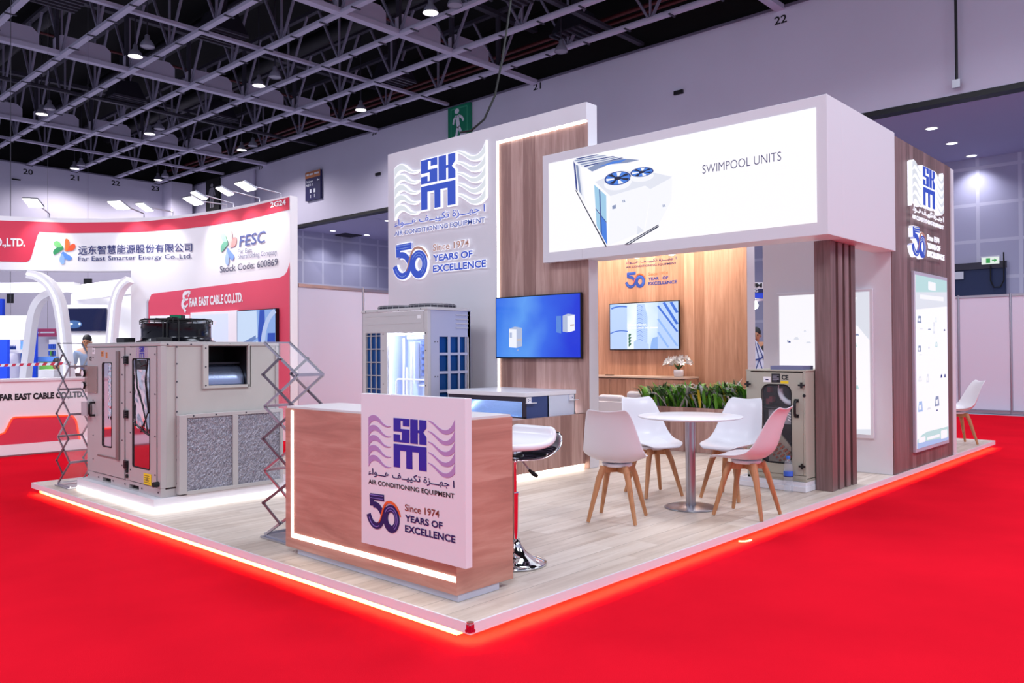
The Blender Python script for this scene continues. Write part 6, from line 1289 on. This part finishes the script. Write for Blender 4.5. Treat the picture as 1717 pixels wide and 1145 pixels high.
# ------------------------------------------------------------------ its counter
DY = 9.69
x0, x1 = -2.2, 2.05; zt = 1.01
t = thing('cable_booth_counter', 'long white counter with black lettering and red glowing recess at the left', 'counter', ((x0+x1)/2, DY, 0))
q = MB(); q.box(x0, x1, DY, DY+.55, .10, zt); q.build('body', M_fw, t, bevel=.003); q = MB(); q.box(x0-.02, x1+.02, DY-.02, DY+.57, zt, zt+.03); q.build('top', M_white, t)
q = MB(); q.box(x0, x1, DY-.03, DY+.5, .02, .155); q.build('base', M_fw, t); q = MB(); q.box(x0, x1, DY-.035, DY+.5, 0, .02); q.build('foot_rail', M_steel, t)
def dk(u, v): p = B(u, v, y=DY); return (p.x, p.z)
P = [(-60, 735), (-10, 730), (0, 728), (7, 725.5), (13, 715), (19, 703), (22, 700.5), (26, 699.5), (117, 696.5), (122, 698), (127, 705), (133, 735)]; P = [dk(*p) for p in P]+[(dk(134, 744)[0], .16), (x0+.02, .16)]; P[0] = (x0+.02, P[0][1])
q = MB(); q.prism(P, ony(DY), 0, .004); o = q.build('red_recess', M_fr, t)
q = MB(); q.tube([ony(DY)(a, c, .01) for a, c in P[:-1]], .012, 6); q.build('red_glow_edge', glow('red_glow', 'ff4020', 2.0), o)
a, c = dk(-1, 672.5), dk(17.5, 659); b_ = dk(140, 669.5); d_ = dk(140, 656.5)
q = MB(); q.text('FAR EAST CABLE CO.,LTD.', dk(-1, 660)[0], b_[0], (a[1]+b_[1])/2, (c[1]+d_[1])/2, ony(DY), .004, 0, bold=.055); q.build('lettering', M_blk, t)
# arches
def rib(label, path, d, wpx, dd, led):
    t = thing('arch_rib', label, 'arch', B(*path[-1], d=d), group='white arch ribs of the cable booth')
    pts = [Vector((p[0], p[1])) for p in path]; sm = []
    for i in range(len(pts)-1):
        a0, a1, a2, a3 = pts[max(i-1, 0)], pts[i], pts[i+1], pts[min(i+2, len(pts)-1)]
        for j in range(6): k = j/6; sm.append(.5*((2*a1)+(-a0+a2)*k+(2*a0-5*a1+4*a2-a3)*k*k+(-a0+3*a1-3*a2+a3)*k**3))
    sm.append(pts[-1]); base = B(*path[-1], d=d); zf = PX
    mp = lambda u, v, e: B(u, v, d=d)-F2*e
    q = MB(); q.ribbon([(p.x, p.y) for p in sm], wpx, mp, -dd, 0, 0, 0); q.build('rib', M_fw, t)
    if led: q = MB(); q.ribbon([(p.x, p.y) for p in sm], wpx*.22, mp, 0, .006, 0, 0); q.build('light_line', glow('rib_light', 'ffffff', 2.2), t)
rib('white arch rib with a light line, rising left of the dark screen', [(44, 459), (60, 463), (79, 477), (93, 503), (100, 540), (105, 590), (111, 650), (118, 728)], 14.3, 14, .2, True)
rib('white arch rib with a light line, right of the dark screen', [(213, 468), (203, 476), (195, 488), (189, 508), (186, 535), (182, 580), (176, 640), (170, 722)], 14.3, 12, .2, True)
rib('plain white arch rib at the left beside the blank white sign', [(82, 490), (66, 499), (54, 517), (48, 545), (43, 585), (37, 640), (30, 722)], 15.2, 11, .2, False)
# inner ceiling frame, back wall with screen, blank sign, blue panels, shelves
def slab(name, label, cat, u0, v0, u1, v1, d, m, th=.1, kids=None, d2_=None, foot=False, hang=False):
    a, c = B(u0, v0, d=d), B(u1, v1, d=d if d2_ is None else d2_)
    if foot: c.z = 0.0
    t = thing(name, label, cat, (a+c)/2); dr = Vector((c.x-a.x, c.y-a.y, 0)); n = Vector((-dr.y, dr.x, 0)).normalized(); n = -n if n.dot(CAM-a) < 0 else n
    q = MB(); q.obox((a+c)/2-n*th/2, dr/2, n*th/2, Vector((0, 0, abs(a.z-c.z)/2))); q.build('panel', m, t)
    if hang: q = MB(); q.cyl(Vector(((a.x+c.x)/2, (a.y+c.y)/2, a.z-.01))-n*th/2, Vector(((a.x+c.x)/2, (a.y+c.y)/2, 14.0))-n*th/2, .004, n=5); q.build('hanger_wire', M_steeld, t)
    mp = lambda x, y, e: Vector((a.x, a.y, c.z))+dr*x+Vector((0, 0, (a.z-c.z)*y))+n*(e+.001)
    if kids: kids(t, mp)
    return t
slab('ceiling_beam', 'white beam of the cable booth inner ceiling, left part', 'beam', -20, 474, 124, 490, 17.5, M_fwl, .25)
slab('ceiling_beam', 'white beam of the cable booth inner ceiling, running to the right', 'beam', 122, 479, 226, 492, 17.5, M_fwl, .2, None, 15.6)
slab('inner_wall', 'plain white back wall inside the cable booth', 'booth wall', 119, 489, 262, 726, 17.6, M_fwl, .1)
def scr(t, mp):
    q = MB(); q.prism([(.10, .14), (.90, .14), (.90, .88), (.10, .88)], mp, 0, .05); o = q.build('screen', mat('dark_blue_screen', '10184a', .12, emit=.35, emcol='14246a'), t)
    q = MB(); q.prism(arc(.22, .36, .18, .13, 0, 360, 20)[:-1], mp, 0, .052); q.build('screen_glow', glow('screen_soft_blue', '3f6fb4', .7), t)
    q = MB(); q.prism(arc(.17, .37, .04, .04, 0, 360, 12)[:-1], mp, 0, .054); q.prism(arc(.35, .37, .025, .045, 0, 360, 12)[:-1], mp, 0, .054); q.build('screen_spot', glow('screen_spot', 'dfeaff', 1.0), t)
slab('wall_screen', 'dark blue screen in a white surround inside the cable booth', 'television', 108, 511, 187, 562, 16.6, M_fw, .12, scr)
slab('blank_sign', 'blank white sign block hanging left of the plain arch', 'sign', -20, 529, 45, 569, 15.9, M_fwl, .2, hang=True)
M_bl = mat('vivid_blue_panel', '1440d0', .5, emit=.12)
slab('blue_divider', 'tall vivid blue panel right of the plain arch', 'panel', 47, 531, 60, 650, 18.0, M_bl, foot=True)
slab('blue_divider', 'vivid blue panel under the blank white sign', 'panel', -12, 566, 12, 650, 17.0, M_bl, foot=True)
slab('blue_divider', 'small vivid blue panel over the blank white sign', 'panel', -12, 501, 4, 531, 18.5, M_bl, foot=True)
slab('blue_divider', 'pale blue panel between the shelf and the plain arch', 'panel', 34.5, 572, 40, 650, 17.6, mat('light_blue_panel', '5f8fe0', .5), foot=True)
slab('grey_divider', 'grey lilac panel far behind the arches', 'panel', 61, 560, 96, 640, 20.0, M_lilac, foot=True)
def ban(t, mp): q = MB(); q.prism([(.06, .4), (.16, .4), (.16, .6), (.06, .6)], mp, 0, .004); q.prism([(.22, .42), (.95, .42), (.95, .6), (.22, .6)], mp, 0, .004); q.build('print', M_pale, t)
slab('magenta_banner', 'magenta sign strip far behind the arches', 'sign', 61, 551, 93, 564, 19.6, mat('magenta_panel', 'b0406c', .5), .15, ban, hang=True)
slab('black_banner', 'dark hanging banner left behind the ceiling beam', 'banner', 11, 486, 21, 508, 20.0, M_dark, .05, hang=True)
slab('dark_picture', 'small dark picture above the ceiling beam inside the cable booth', 'picture', 140, 467, 153, 476, 20.5, M_dark, .05, hang=True)
slab('product_shelf', 'white shelf with small blue bottles under the blank sign', 'shelf', 12, 586, 33, 592, 17.4, M_fw, .3)
slab('pale_divider', 'pale grey wall behind the bottle shelf', 'panel', 12.5, 568, 34, 650, 17.75, M_lilac, .05, foot=True)
for i in range(7):
    p = B(14.2+1.95*i, 586, d=17.3); q = MB(); q.lathe(p, [(0, 0), (.014, 0), (.014, .06), (.006, .075), (.006, .10), (0, .10)], 8); tag(q.build('bottle', mat('dark_blue_bottle', '1d3a8a', .3), org=p), 'small dark blue bottle on the white shelf, ' + ('first', 'second', 'third', 'fourth', 'fifth', 'sixth', 'seventh')[i] + ' from the left', 'bottle', 'bottles on the shelf')
def cab(t, mp):
    q = MB(); rr = random.Random(8)
    for j in range(6):
        for i in range(4): q.prism([(.08+.22*i, .42+.09*j), (.25+.22*i, .42+.09*j), (.25+.22*i, .485+.09*j), (.08+.22*i, .485+.09*j)], mp, 0, .05, (i*j+i) % 3)
    q.build('shelf_goods', [mat('goods_blue', '2a56c8', .5), mat('goods_navy', '1d2f66', .5), mat('goods_green', '4f9a3a', .5)], t)
slab('display_shelf', 'white shelving with blue goods between the arch ribs', 'shelf', 82, 569, 95, 600, 18.9, M_fw, .2, cab, foot=True)
slab('blue_counter', 'pale blue counter front behind the arches', 'counter', 61.5, 598, 96, 606, 18.3, mat('light_blue_panel', '5f8fe0', .5), .3)
slab('green_counter', 'green panel under the pale blue counter', 'panel', 66, 606, 92, 622, 18.35, mat('leaf_green_panel', '7ec85a', .5, emit=.1), .2, foot=True)
slab('white_desk', 'white reception desk deep inside the cable booth', 'desk', 64, 620, 90, 650, 15.9, M_fw, .3, foot=True)
# barrier tape
a, c = B(-25, 613.5, d=13.2), B(117, 609, d=12.6); t = thing('barrier_tape', 'red and white striped barrier tape stretched over the cable booth counter', 'tape', (a+c)/2)
mp = lambda u, v, e: a.lerp(c, u)+Vector((0, 0, v))
q = MB(); n = 22
for i in range(n): q.prism([(i/n, -.022), ((i+1)/n, -.022), ((i+1)/n+.02, .022), (i/n+.02, .022)], mp, 0, 0, i % 2)
q.build('tape', [M_whitep, mat('tape_red', 'd8304a', .5)], t)
for P_, k in ((a, 0), (c, 1)):
    q = MB(); q.cyl((P_.x, P_.y, 0), (P_.x, P_.y, P_.z+.03), .012, n=8); q.lathe((P_.x, P_.y, 0), [(0, .02), (.14, .015), (.14, 0)], 16); q.build('post', M_steel, t)
# white chairs behind the counter
for u, v, d, lb in ((15, 633, 21, 'white chair back at the far left behind the lettered counter'), (54, 634, 22, 'white chair back beside the plain arch behind the lettered counter'), (71, 634, 19.6, 'white chair back before the white desk behind the lettered counter')):
    p = B(u, v, d=d); p.z = 0; dup(ch, p, radians(215), lb, 'white chairs in the cable booth')
# people of the cable booth
p = B(146, 700, d=16.3); p.z = 0
person('person in a blue-grey shirt with arms bent standing behind the rooftop unit', p, radians(240), 1.72, mat('blue_grey_shirt', '4f6a98', .7), mat('dark_trousers', '20202a', .7), arms='bent')
p = B(95, 700, d=17.2); p.z = 0
person('person in dark blue clothes sitting between the arch ribs', p, radians(200), 1.66, mat('dark_blue_shirt', '1f3a8a', .7), mat('dark_trousers', '20202a', .7), sit=True)

# added fill lights, out of view, to brighten the cable booth inside
for x, y in ((2.6, 15.2), (0.4, 15.4)): area_light('cable_booth_added_fill', (x, y, 3.6), (x, y, 0), 1.4, .3, 110, (1, .99, 1))
